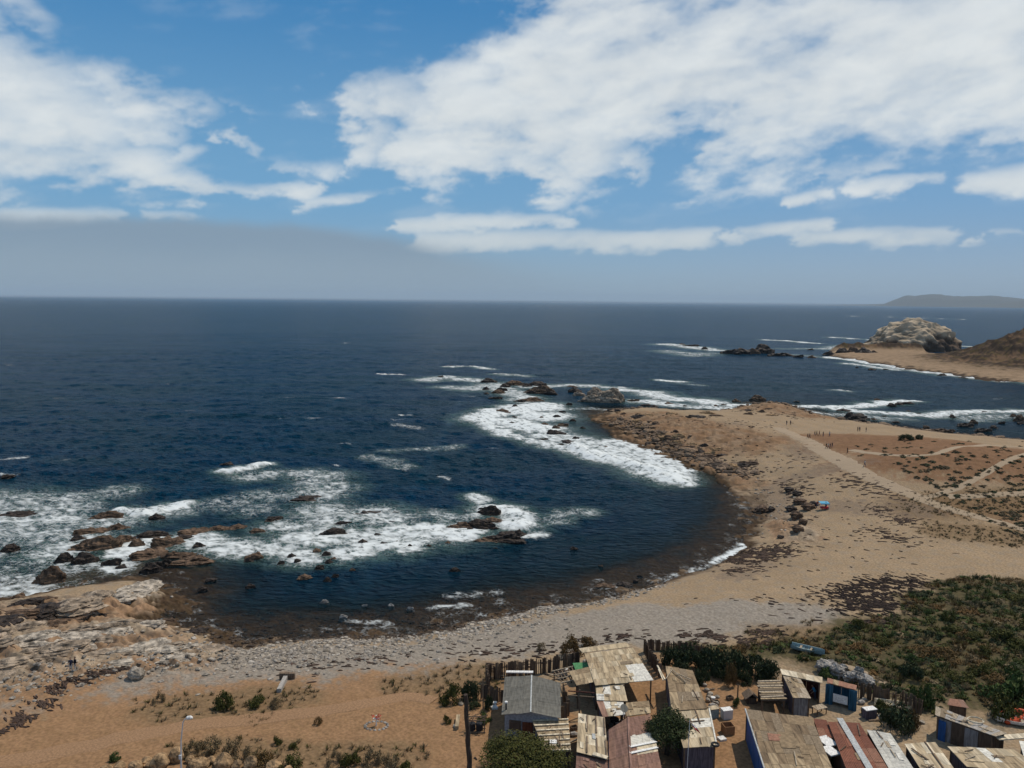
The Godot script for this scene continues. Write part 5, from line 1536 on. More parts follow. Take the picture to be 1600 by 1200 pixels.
	rowboat(Vector3.ZERO, spot(1590, 1132), 0.35, "white", "white rowing boat beside the orange inflatable")
	rowboat(Vector3.ZERO, spot(1398, 1107), 0.25, "cream", "long cream rowing boat against the dark palisade")
	# memorial in the dirt clearing
	var mem := thing("shrine", "small white shrine with red flowers on an ash ring in the clearing", "shrine", spot(588, 1134))
	bar(mem, "upright", mem.position, mem.position + Vector3(0, 1.2, 0), 0.12, M.white)
	bar(mem, "crossbar", mem.position + Vector3(-0.35, 0.85, 0.07), mem.position + Vector3(0.35, 0.85, 0.07), 0.11, M.white)
	for k in 5:
		var fb := Bag.new()
		for j in 14: fb.leaf(unit() * 0.16, unit(), 0.09, rnd(0, 6), Color(0.5, 0.03, 0.03))
		put("flower", mesh_of(fb), M.leaf, mem, Vector3(rnd(-0.4, 0.4), 1.0 + rnd(-0.2, 0.3), 0.1))
	for k in 16:
		var a := TAU * k / 16.0
		var o := put("ring_stone", rock_mesh(2 + k % 3, 1, 6, 0.1), M.rock_grey, mem, Vector3(cos(a) * 1.2, 0.0, sin(a) * 0.9))
		o.scale = Vector3(0.2, 0.15, 0.18)
	# stall on the beach
	var stall := thing("beach_stall", "small beach stall with sky blue canopy and red cart", "stall", spot(1287, 796))
	stall.scale = Vector3.ONE * 0.8
	var cp := Bag.new()
	cp.hexa([Vector3(-1.3, 2.2, -0.9), Vector3(1.3, 2.2, -0.9), Vector3(1.3, 2.0, 0.9), Vector3(-1.3, 2.0, 0.9)], Vector3(0, -0.06, 0))
	cp.hexa([Vector3(-1.3, 2.0, 0.9), Vector3(1.3, 2.0, 0.9), Vector3(1.3, 1.7, 0.95), Vector3(-1.3, 1.7, 0.95)], Vector3(0, 0, 0.03))
	put("canopy", mesh_of(cp), M.sky_cloth, stall)
	for sx in [-1.2, 1.2]:
		for sz in [-0.8, 0.8]: bar(stall, "post", stall.position + Vector3(sx, 0, sz), stall.position + Vector3(sx, 2.1, sz), 0.06, M.metal)
	var cb2 := Bag.new()
	cb2.box(Vector3(0.1, 0.35, 0), Vector3(2.2, 0.5, 1.0))
	put("cart", mesh_of(cb2), M.red_paint, stall)
	for sx in [-0.8, 1.0]:
		var tm := TorusMesh.new()
		tm.inner_radius = 0.2
		tm.outer_radius = 0.33
		tm.rings = 16
		tm.ring_segments = 6
		var o := put("wheel", tm, M.black, stall, Vector3(sx, 0.33, 0.55))
		o.rotation.x = PI / 2
	# a stone block wall and pipe on the stony beach
	lone_bar("concrete_pipe", spot(436, 1082) + Vector3(0, 0.2, 0), spot(447, 1061) + Vector3(0, 0.3, 0), 0.5, M.concrete, "pale concrete pipe running out onto the stony beach", "pipe")
	var hd := Bag.new()
	hd.box(Vector3(0, -0.1, 0), Vector3(1.9, 0.9, 0.35))
	tag(put("pipe_head_wall", mesh_of(hd), M.old_wood_c, null, spot(449, 1061)), "dark head wall at the end of the concrete pipe", "head wall")
	# stone heap along the dirt lane
	for q in [[1102, 1070], [1105, 1078], [1109, 1086], [1112, 1090], [1108, 1094], [1115, 1098], [1118, 1104], [1121, 1099], [1106, 1088]]:
		boulder([q[0] + rnd(-2, 2), q[1], rnd(6, 10), rnd(5, 8)], rock_mesh(5, 2, 7, 0.15), M.rock_pale, "pale rubble stone heaped beside the long brown hut", "rubble beside the brown hut", "rubble_stone")
	lone_bar("lane_post", spot(1152, 1100), spot(1152, 1100) + Vector3(0, 2.3, 0), 0.12, M.old_wood_b, "thin dark post standing alone in the dirt lane", "post")
	var gs := Bag.new()
	gs.hexa([Vector3(-1.2, 1.9, -0.9), Vector3(0.9, 2.0, -1.0), Vector3(1.3, 1.8, 0.8), Vector3(-0.9, 1.7, 0.9)], Vector3(0, -0.04, 0))
	var gt := thing("green_awning", "small green sheet awning at the left edge of the panelled shelter", "awning", ground(above(911, 1040, 2)))
	put("sheet", mesh_of(gs), M.green_sheet, gt)
	for sx in [-0.9, 0.9]: bar(gt, "post", gt.position + Vector3(sx, 0, 0), gt.position + Vector3(sx, 1.8, 0), 0.08, M.old_wood)
	# unroofed timber frame between the fence and the shelter
	var fr := thing("unfinished_shed", "unroofed shed of pale rafters left of the panelled shelter", "shed", spot(883, 1070))
	var fa := above(866, 1050, 2.0)
	var fb3 := above(893, 1042, 2.0)
	var fc := above(901, 1062, 2.2)
	var fd := above(880, 1068, 2.2)
	for k in 6:
		bar(fr, "rafter", fa.lerp(fb3, k / 5.0), fd.lerp(fc, k / 5.0), 0.1, M.old_wood_c)
	for k in 4:
		bar(fr, "purlin", fa.lerp(fd, k / 3.0) + Vector3(-0.3, 0.08, 0), fb3.lerp(fc, k / 3.0) + Vector3(0.2, 0.08, 0), 0.1, M.drift_wood)
	for p in [fa, fb3, fc, fd]: bar(fr, "post", ground(p), p, 0.12, M.old_wood)
	# pole cross in the dark yard
	var cr := thing("yard_mast", "brown cross armed mast in the shaded yard by the grey house", "mast", spot(905, 1121))
	bar(cr, "shaft", cr.position, cr.position + Vector3(0, 3.2, 0), 0.12, M.old_wood_c)
	for y in [2.9, 2.4]: bar(cr, "arm", cr.position + Vector3(-1.3, y + 0.2, 0.1), cr.position + Vector3(1.6, y, 0.1), 0.1, M.maroon if y > 2.5 else M.old_wood_c)

func slab() -> Bag:
	var b := Bag.new()
	b.hexa([Vector3(-0.5, 0.22, -0.25), Vector3(0.2, 0.3, -0.35), Vector3(0.45, 0.24, 0.2), Vector3(-0.2, 0.18, 0.35)], Vector3(0, -0.25, 0))
	return b

func rowboat(_o: Vector3, at: Vector3, turn: float, m: String, label: String) -> void:
	var t := thing("rowing_boat", label, "boat", at, "", -turn)
	var v := PackedVector3Array()
	var idx := PackedInt32Array()
	var n := 12
	for k in n + 1:
		var f := float(k) / n
		var x := lerpf(-2.1, 2.1, f)
		var w := 0.75 * pow(sin(PI * clampf(0.12 + f * 0.88, 0, 1)), 0.6)
		var rise := 0.18 * pow(absf(f - 0.45) * 2.0, 2.0)
		for p in [[-1.0, 0.62 + rise], [-0.8, 0.25], [-0.3, 0.02], [0.3, 0.02], [0.8, 0.25], [1.0, 0.62 + rise], [0.9, 0.6 + rise], [0.7, 0.3], [0.0, 0.14], [-0.7, 0.3], [-0.9, 0.6 + rise]]:
			v.append(Vector3(x, p[1], p[0] * w))
		if k > 0:
			for j in 11:
				var a := (k - 1) * 11 + j
				var b := (k - 1) * 11 + (j + 1) % 11
				idx.append_array([a, b, b + 11, a, b + 11, a + 11])
	put("hull", arrays(v, idx), M[m], t)
	for x in [-0.9, 0.4]:
		var b := Bag.new()
		b.box(Vector3(x, 0.45, 0), Vector3(0.25, 0.05, 1.2))
		put("thwart", mesh_of(b), M.drift_wood, t)

# ------------------------------------------------------------------ plants
func bush_mesh(seed_: int, leaves: int, size: float, cols: Array, lobes := 14, squash := 0.7) -> ArrayMesh:
	rng.seed = seed_
	var b := Bag.new()
	var cs := []
	for k in lobes:
		var d := unit()
		d.y = absf(d.y) * squash
		cs.append([d * rnd(0.45, 0.78), rnd(0.2, 0.4)])
	for k in leaves:
		var c: Array = cs[rng.randi() % lobes]
		var n := unit()
		if rng.randf() < 0.7: n.y = absf(n.y)
		var p: Vector3 = c[0] + n * c[1] * pow(rng.randf(), 0.35)
		var base: Color = cols[rng.randi() % cols.size()]
		var t := rnd(0.75, 1.2)
		b.leaf(p, (n + unit() * 0.7).normalized(), size * rnd(0.6, 1.3), rnd(0, TAU), Color(base.r * t, base.g * t, base.b * t))
	return mesh_of(b)

func tuft_mesh(seed_: int, blades: int) -> ArrayMesh:
	rng.seed = seed_
	var b := Bag.new()
	for k in blades:
		var a := rnd(0, TAU)
		var o := Vector3(cos(a), 0, sin(a)) * rnd(0, 0.6)
		var lean := Vector3(cos(a) * rnd(0.1, 0.7), rnd(0.4, 1.0), sin(a) * rnd(0.1, 0.7))
		var s := Vector3(-sin(a), 0, cos(a)) * 0.07
		var n0 := b.v.size()
		b.v.append_array([o - s, o + s, o + lean])
		var t := rnd(0.7, 1.25)
		for j in 3: b.c.append(Color(t, t, t))
		b.i.append_array([n0, n0 + 1, n0 + 2])
	return mesh_of(b)

const OLIVE := [Color(0.066, 0.066, 0.017), Color(0.05, 0.055, 0.015), Color(0.08, 0.074, 0.019), Color(0.058, 0.062, 0.015)]
const DARK := [Color(0.035, 0.047, 0.02), Color(0.05, 0.058, 0.025), Color(0.028, 0.04, 0.018)]
const GREEN := [Color(0.055, 0.085, 0.022), Color(0.08, 0.10, 0.03), Color(0.045, 0.07, 0.02)]
const RUSTY := [Color(0.15, 0.085, 0.03), Color(0.125, 0.08, 0.03), Color(0.10, 0.07, 0.03)]
const DRY := [Color(0.17, 0.12, 0.06), Color(0.12, 0.09, 0.05), Color(0.21, 0.16, 0.09)]

func plants() -> void:
	var trees := [
		["olive_tree", "broad olive green tree in front of the grey house", 814, 1188, 5.6, 4.8, 5.2, OLIVE, 19000, 1197],
		["round_tree", "dark round topped tree beside the flag hut", 1043, 1178, 3.2, 3.3, 3.0, [DARK[1], DARK[0], Color(0.05, 0.065, 0.022)], 9000, 1158],
	]
	for q in trees:
		var base := spot(q[2], q[9] + 40.0)
		var p := above(q[2], q[9] - 18.0, 2.6)
		var t := thing(q[0], q[1], "tree", ground(p))
		var tb := Bag.new()
		tb.tube([Vector3(0, -0.2, 0), Vector3(0.1, 1.0, 0), Vector3(0, 2.2, 0.1), Vector3(0.1, 3.2, 0)], [0.3, 0.24, 0.18, 0.08], 8)
		for k in 5:
			var a := TAU * k / 5.0
			tb.tube([Vector3(0, 1.3, 0), Vector3(cos(a) * q[4] * 0.3, 2.3, sin(a) * q[4] * 0.3), Vector3(cos(a) * q[4] * 0.6, 3.0, sin(a) * q[4] * 0.6)], [0.14, 0.09, 0.03], 6)
		put("trunk", mesh_of(tb), M.bark, t)
		var cm := bush_mesh(q[2], q[8], 0.15 / q[4] * (1.0 if q[4] > 4 else 0.85), q[7], 46, 0.85)
		var o := put("crown", cm, M.leaf, t, Vector3(0, 1.2 if q[4] > 4 else 1.7, 0))
		o.scale = Vector3(q[4], q[5] * (0.75 if q[4] > 4 else 1.0), q[6])
	rng.seed = 501
	var kinds := {"dark": [], "green": [], "rusty": [], "dry": [], "olive": []}
	for k in 3:
		kinds.dark.append(bush_mesh(600 + k, 1500, 0.075, DARK, 16))
		kinds.green.append(bush_mesh(620 + k, 1300, 0.08, GREEN, 14))
		kinds.rusty.append(bush_mesh(640 + k, 1100, 0.07, RUSTY, 14))
		kinds.dry.append(bush_mesh(660 + k, 900, 0.06, DRY, 12))
		kinds.olive.append(bush_mesh(680 + k, 1300, 0.075, OLIVE, 14))
	# [px, py of the foot, width px, height px, kind, label, group]
	var hedge := "dense dark hedge bush beside the beach fence and shelter"
	var slope := "bush on the overgrown slope right of the beach"
	var list := [
		[1052, 1042, 40, 38, "dark", hedge, "hedge"], [1080, 1046, 46, 44, "dark", hedge, "hedge"], [1112, 1048, 50, 44, "dark", hedge, "hedge"], [1145, 1052, 50, 44, "dark", hedge, "hedge"], [1178, 1056, 50, 42, "dark", hedge, "hedge"], [1202, 1062, 34, 36, "dark", hedge, "hedge"], [1098, 1066, 30, 30, "dark", hedge, "hedge"], [1130, 1058, 40, 34, "dark", hedge, "hedge"], [1064, 1056, 34, 28, "dark", hedge, "hedge"], [1160, 1066, 30, 22, "dark", hedge, "hedge"],
		[1141, 1072, 22, 44, "rusty", "upright rusty brown shrub standing out of the dark hedge", ""],
		[705, 1098, 36, 34, "olive", "leafy olive shrub left of the tall dark pole", ""], [736, 1092, 34, 34, "dark", "dark leafy shrub right behind the tall dark pole", ""], [742, 1106, 22, 12, "dark", "low dark bush under the yard fence", ""], [764, 1108, 16, 26, "dark", "small dark bush beside the white slab", ""],
		[756, 1128, 26, 16, "green", "bushy plant growing over the drum rack", ""], [698, 1130, 14, 14, "olive", "small grey green plant left of the plank bench", ""],
		[352, 1106, 36, 28, "olive", "round brown green bush above the dirt clearing", ""], [405, 1102, 34, 16, "olive", "low green bush left of the concrete pipe", ""], [432, 1104, 26, 16, "dry", "low dry bush at the foot of the concrete pipe", ""], [248, 1098, 22, 20, "dry", "straggly dry bush at the end of the stony strip", ""],
		[497, 1132, 16, 14, "rusty", "small rust red bush alone in the dirt clearing", ""], [432, 1163, 18, 12, "olive", "small round grey bush in the dirt clearing", ""], [458, 1170, 16, 10, "olive", "low grey green bush right of the round grey bush", ""], [181, 1188, 18, 12, "green", "low green bush at the left of the boulder row", ""],
		[300, 1178, 30, 24, "dry", "dry bush among the boulders of the track edge", "bushes behind the boulders"], [330, 1172, 40, 26, "dry", "dry bush among the boulders of the track edge", "bushes behind the boulders"], [362, 1184, 40, 30, "dry", "dry bush among the boulders of the track edge", "bushes behind the boulders"], [392, 1186, 30, 24, "dry", "dry bush among the boulders of the track edge", "bushes behind the boulders"], [412, 1194, 34, 22, "rusty", "dry bush among the boulders of the track edge", "bushes behind the boulders"], [455, 1200, 40, 20, "olive", "dry bush among the boulders of the track edge", "bushes behind the boulders"],
		[522, 1192, 28, 24, "dry", "dry spiky bush in the clump at the bottom edge", "bushes at the bottom edge"], [548, 1198, 34, 24, "olive", "dry spiky bush in the clump at the bottom edge", "bushes at the bottom edge"], [580, 1198, 44, 32, "dry", "dry spiky bush in the clump at the bottom edge", "bushes at the bottom edge"], [612, 1204, 40, 26, "dry", "dry spiky bush in the clump at the bottom edge", "bushes at the bottom edge"], [635, 1208, 30, 20, "olive", "dry spiky bush in the clump at the bottom edge", "bushes at the bottom edge"],
		[893, 1024, 38, 34, "rusty", "rust brown bush at the corner of the panelled shelter roof", ""], [918, 1010, 34, 18, "rusty", "low rust brown bush behind the panelled shelter", ""], [846, 1016, 22, 14, "dry", "grey dry bush alone on the sand above the fence", ""],
		[1400, 1142, 60, 44, "dark", "large dark bush in the middle of the fishermen's yard", ""], [1424, 1140, 26, 34, "rusty", "red leaved bush at the right of the large dark yard bush", ""], [1378, 1112, 30, 20, "olive", "olive bush beside the dark palisade clutter", ""], [1440, 1104, 34, 36, "green", "green bush between the palisade and the grey shed", ""],
		[1576, 1096, 70, 40, "green", "spreading dark green bush above the orange inflatable", ""], [1560, 1118, 50, 34, "olive", "olive bush left of the orange inflatable", ""], [1308, 1158, 1, 1, "green", "tiny green plant in the gap by the rust store", ""], [1304, 1196, 16, 22, "green", "green bush at the foot of the rust red store", ""], [1150, 1104, 14, 16, "green", "small green bush beside the lane post", ""], [1106, 1063, 8, 10, "green", "small green plant on top of the rubble heap", ""],
		[1296, 1058, 30, 14, "green", "low green bush between the booth roof and the boulders", ""], [1425, 1060, 40, 28, "dark", "dark bush right of the sandy trail behind the palisade", ""],
		[1436, 686, 14, 9, "dark", "dark round bush on the dune, right one of the pair", ""], [1416, 688, 24, 11, "dark", "dark round bush on the dune, left one of the pair", ""],
	]
	for k in 30:
		var px := rnd(1340, 1640)
		var py := rnd(930, 1105)
		if py > 1030.0 + (px - 1300.0) * 0.22 or py < 985.0 - (px - 1300.0) * 0.28: continue
		var kd: String = ["green", "olive", "olive", "rusty", "dry", "olive"][rng.randi() % 6]
		list.append([px, py, rnd(20, 46), rnd(8, 17), kd, {"green": "green ", "dark": "dark green ", "rusty": "rust brown ", "dry": "dry straw brown ", "olive": "olive green "}[kd] + slope, "bushes of the overgrown slope"])
	for q in list:
		var p := spot(q[0], q[1])
		var dist := p.distance_to(EYE)
		var w: float = q[2] * dist / FOCAL * 0.56
		var h: float = q[3] * dist / FOCAL * 1.2
		var o := put("shrub", kinds[q[4]][rng.randi() % 3], M.leaf, null, p)
		o.basis = Basis(Vector3.UP, rnd(0, TAU)) * Basis.from_scale(Vector3(w, maxf(h, 0.3), w * 0.85))
		tag(o, q[5], "shrub", q[6])
	# ground cover past counting
	var cl := []
	var cc := []
	var tl := []
	var tc := []
	for k in 110000:
		var p := Vector3(rnd(-80, 190), 0, rnd(-260, -60))
		var g := sample(zones.green, p.x, p.z)
		var s := sample(zones.scrub, p.x, p.z)
		var n := N1.get_noise_2d(p.x * 10.0, p.z * 10.0)
		var n2 := N2.get_noise_2d(p.x * 6.0 + 77.0, p.z * 6.0)
		if g + n * 0.5 + n2 * 0.2 > 0.55:
			p.y = land(p.x, p.z)
			var col: Color = GREEN[rng.randi() % 3] if rng.randf() < 0.5 else OLIVE[rng.randi() % 4]
			if n2 > 0.2: col = RUSTY[rng.randi() % 3]
			elif n2 > 0.08: col = OLIVE[rng.randi() % 4]
			elif n2 < -0.25: col = DARK[rng.randi() % 3]
			if rng.randf() < 0.15: col = DRY[rng.randi() % 3]
			var sc := rnd(0.3, 0.8)
			var br := rnd(0.8, 1.3)
			if rng.randf() < 0.55:
				cl.append(Transform3D(Basis(Vector3.UP, rnd(0, TAU)) * Basis.from_scale(Vector3(sc, sc * rnd(0.4, 0.9), sc)), p))
				cc.append(col * br)
			else:
				tl.append(Transform3D(Basis(Vector3.UP, rnd(0, TAU)) * Basis.from_scale(Vector3(sc, sc * rnd(0.7, 1.5), sc)), p))
				tc.append(col * br)
		elif s + n * 0.6 > 0.62 and rng.randf() < 0.6:
			p.y = land(p.x, p.z)
			var sc := rnd(0.2, 0.55)
			var col: Color = DRY[rng.randi() % 3]
			if rng.randf() < 0.3: col = OLIVE[rng.randi() % 4]
			tl.append(Transform3D(Basis(Vector3.UP, rnd(0, TAU)) * Basis.from_scale(Vector3(sc, sc * rnd(0.6, 1.2), sc)), p))
			tc.append(col)
	var white_leaf := [Color(1, 1, 1)]
	swarm("ground_cover", bush_mesh(31, 60, 0.26, white_leaf, 8), M.leaf, cl, cc, "mixed green and rust brown ground cover on the slope", "ground cover")
	swarm("dry_grass", tuft_mesh(32, 26), M.leaf, tl, tc, "dry and green grass tufts on the slope and bank", "grass")
	rng.seed = 903
	# low scrub dotted over the red dune
	var dl := []
	var dc := []
	for k in 9000:
		var px := rnd(1335, 1650)
		var py := rnd(690, 860)
		var lim := smoothstep(705.0, 830.0, py)
		if py > 715.0 and px < 1330.0 + (py - 690.0) * 1.75: continue
		var n := N2.get_noise_2d(px * 2.4, py * 5.0)
		if n < 0.02 + 0.1 * (1.0 - lim): continue
		if rng.randf() > 0.23: continue
		var p := spot(px, py)
		var s := rnd(0.35, 1.0)
		dl.append(Transform3D(Basis(Vector3.UP, rnd(0, TAU)) * Basis.from_scale(Vector3(s * 1.3, s * 0.6, s)), p))
		dc.append((DARK[rng.randi() % 3] if rng.randf() < 0.6 else DRY[1]) * rnd(0.7, 1.2))
	swarm("dune_scrub", bush_mesh(33, 80, 0.24, white_leaf, 8), M.leaf, dl, dc, "low dark scrub dotted over the reddish dune", "scrub")
	# stranded seaweed
	var wl := []
	var wc := []
	var patches := [[1312, 935, 1415, 908, 4.6, 1500, 1.0], [1330, 952, 1400, 942, 3.4, 700, 1.0], [1330, 975, 1400, 968, 0.8, 110, -0.1], [1150, 875, 1215, 860, 4.0, 1500, 0.2], [1130, 895, 1190, 885, 2.0, 200, 0.2], [1360, 795, 1380, 797, 3.0, 200, 0.0], [1390, 812, 1435, 818, 3.0, 260, 0.0], [1360, 828, 1410, 845, 4.0, 260, 0.3], [1315, 745, 1400, 775, 4.0, 420, 0.3], [1225, 750, 1260, 775, 5.0, 260, 0.4], [1240, 790, 1330, 900, 14.0, 260, 0.7], [1180, 985, 1215, 990, 1.6, 140, 0.0], [1100, 990, 1140, 994, 1.2, 120, 0.0], [870, 1010, 1010, 990, 1.6, 220, 0.3], [760, 1025, 900, 1015, 5.0, 160, 0.4], [40, 1120, 95, 1065, 1.4, 340, 0.9], [95, 1065, 200, 1045, 0.8, 260, 0.3], [0, 1140, 45, 1122, 1.2, 160, 0.5], [430, 1040, 640, 1030, 3.0, 220, 0.3], [1060, 995, 1230, 1005, 1.6, 360, 0.0], [1100, 690, 1230, 740, 14.0, 420, 0.3], [1000, 655, 1200, 670, 14.0, 300, 0.1], [1190, 935, 1300, 960, 8.0, 80, 0.3], [1150, 640, 1270, 655, 8.0, 220, 0.0], [700, 1010, 860, 1030, 4.0, 120, 0.3]]
	for b in patches:
		var a := spot(b[0], b[1])
		var e := spot(b[2], b[3])
		for k in b[5]:
			var p := a.lerp(e, rng.randf()) + Vector3(rng.randfn(0, 0.6) * b[4], 0, rng.randfn(0, 0.6) * b[4])
			var y := land(p.x, p.z)
			if y < 0.1: continue
			if N2.get_noise_2d(p.x * 22.0, p.z * 22.0) < (-0.16 if b[5] > 650 else 0.0): continue
			var s := rnd(0.12, 0.34) * (1.5 if a.z < -190.0 else 1.0)
			wl.append(Transform3D(Basis(Vector3.UP, -b[6] + rng.randfn(0, 0.14 if b[6] > 0.95 else 0.4)) * Basis.from_scale(Vector3(s * rnd(1.2, 3.4), rnd(0.06, 0.16), s * (0.3 if b[6] > 0.95 else 0.5))), Vector3(p.x, y + 0.02, p.z)))
			wc.append(Color(0.045, 0.032, 0.024).lerp(Color(0.09, 0.055, 0.038), rng.randf()))
	swarm("stranded_seaweed", rock_mesh(8, 1, 4, 0.3), M.weed, wl, wc, "dark brown stranded seaweed lying in drifts on the sand", "seaweed")

func build_paths() -> void:
	var runs := [
		[[1215, 668, 3.0], [1262, 690, 3.6], [1300, 712, 3.8], [1345, 738, 3.4], [1400, 763, 2.8], [1460, 787, 2.4], [1530, 808, 2.2], [1600, 827, 2.0], [1700, 850, 2.0]],
		[[1440, 778, 1.6], [1490, 765, 1.3], [1530, 745, 1.2], [1570, 722, 1.2], [1610, 708, 1.2]],
		[[1330, 703, 1.8], [1390, 711, 1.7], [1450, 711, 1.6], [1490, 700, 1.6], [1550, 696, 1.8], [1640, 702, 1.8]],
		[[1480, 776, 2.0], [1540, 774, 1.8], [1620, 770, 1.8]],
		[[-60, 1198, 1.6], [60, 1182, 1.8], [200, 1152, 1.9], [330, 1130, 1.8], [450, 1118, 1.7], [560, 1102, 1.6], [640, 1088, 1.5], [690, 1100, 1.4]],
		[[1290, 1034, 0.8], [1330, 1044, 0.8], [1380, 1066, 0.9], [1420, 1084, 0.9]],
	]
	for run in runs:
		var ctrl := []
		for q in run: ctrl.append([spot(q[0], q[1]), q[2]])
		var v := PackedVector3Array()
		var idx := PackedInt32Array()
		var across := 7
		var row := 0
		for k in ctrl.size() - 1:
			var n := maxi(2, int(ctrl[k][0].distance_to(ctrl[k + 1][0]) / 1.2))
			for s in n:
				var f := float(s) / n
				var p0: Vector3 = ctrl[maxi(k - 1, 0)][0]
				var p3: Vector3 = ctrl[mini(k + 2, ctrl.size() - 1)][0]
				var p: Vector3 = (ctrl[k][0] as Vector3).cubic_interpolate(ctrl[k + 1][0], p0, p3, f)
				var d: Vector3 = ctrl[k + 1][0] - ctrl[k][0]
				var side := Vector3(-d.z, 0, d.x).normalized()
				var w: float = lerpf(ctrl[k][1], ctrl[k + 1][1], f)
				for j in across:
					var e := (j / (across - 1.0) - 0.5) * 2.0
					var q := p + side * e * w * (1.0 + 0.35 * N2.get_noise_2d(p.x * 16.0 + e * 90.0, p.z * 16.0))
					q.y = land(q.x, q.z) + 0.09 - 0.3 * pow(absf(e), 6.0)
					v.append(q)
				if row > 0:
					for j in across - 1:
						var a := (row - 1) * across + j
						idx.append_array([a, a + across, a + 1, a + 1, a + across, a + across + 1])
				row += 1
		kind(put("path", arrays(v, idx), M.path_dirt if run[0][0] < 0 else M.path_dust), "structure")

# ------------------------------------------------------------------ people
# bones: [a, b, radius a, radius b, colour key]
func person_bones(pose: int) -> Array:
	var st := 0.0
	var bend := 0.0
	match pose:
		0: st = 0.22
		1: st = 0.06
		2: bend = 0.5
	var hip := Vector3(0, 0.92, 0)
	var chest := Vector3(0, 1.36 - bend * 0.14, bend * 0.42)
	var neck := chest + Vector3(0, 0.15, bend * 0.12)
	var head := neck + Vector3(0, 0.14, 0.02 + bend * 0.1)
	var b := [[hip, chest, 0.145, 0.15, "top"], [chest + Vector3(-0.15, 0.04, 0), chest + Vector3(0.15, 0.04, 0), 0.085, 0.085, "top"], [chest, neck, 0.09, 0.055, "skin"], [head - Vector3(0, 0.03, 0), head + Vector3(0, 0.05, 0), 0.085, 0.095, "skin"], [head + Vector3(0, 0.05, -0.025), head + Vector3(0, 0.075, -0.02), 0.095, 0.09, "hair"], [head + Vector3(0, 0.0, 0.085), head + Vector3(0, -0.015, 0.1), 0.018, 0.016, "skin"]]
	for s in [-1.0, 1.0]:
		var fwd: float = st * s
		var knee := Vector3(s * 0.1, 0.5, fwd * 0.6 + 0.04)
		var foot := Vector3(s * 0.1, 0.07, fwd * 1.3 - 0.03)
		b.append([hip + Vector3(s * 0.09, -0.02, 0), knee, 0.1, 0.068, "legs"])
		b.append([knee, foot, 0.066, 0.045, "legs"])
		b.append([foot + Vector3(0, -0.025, -0.02), foot + Vector3(s * 0.02, -0.035, 0.15), 0.045, 0.035, "shoe"])
		var sh := chest + Vector3(s * 0.19, 0.03, 0)
		var el := sh + Vector3(s * 0.06, -0.28, -fwd * 0.5 + bend * 0.1)
		var wr := el + Vector3(s * 0.01, -0.23 + bend * 0.1, 0.1 - fwd * 0.5 + bend * 0.2)
		b.append([sh, el, 0.055, 0.043, "top"])
		b.append([el, wr, 0.042, 0.032, "skin"])
		var down := (wr - el).normalized()
		b.append([wr, wr + down * 0.08, 0.034, 0.036, "skin"])
		for f in 4:
			var root: Vector3 = wr + down * 0.09 + Vector3(0, 0, -0.03 + f * 0.02)
			b.append([root, root + down * [0.06, 0.075, 0.07, 0.05][f] + Vector3(-s * 0.02, 0, 0.01), 0.010, 0.008, "skin"])
		b.append([wr + down * 0.03 + Vector3(0, 0, 0.03), wr + down * 0.07 + Vector3(-s * 0.01, 0, 0.065), 0.011, 0.009, "skin"])
	return b

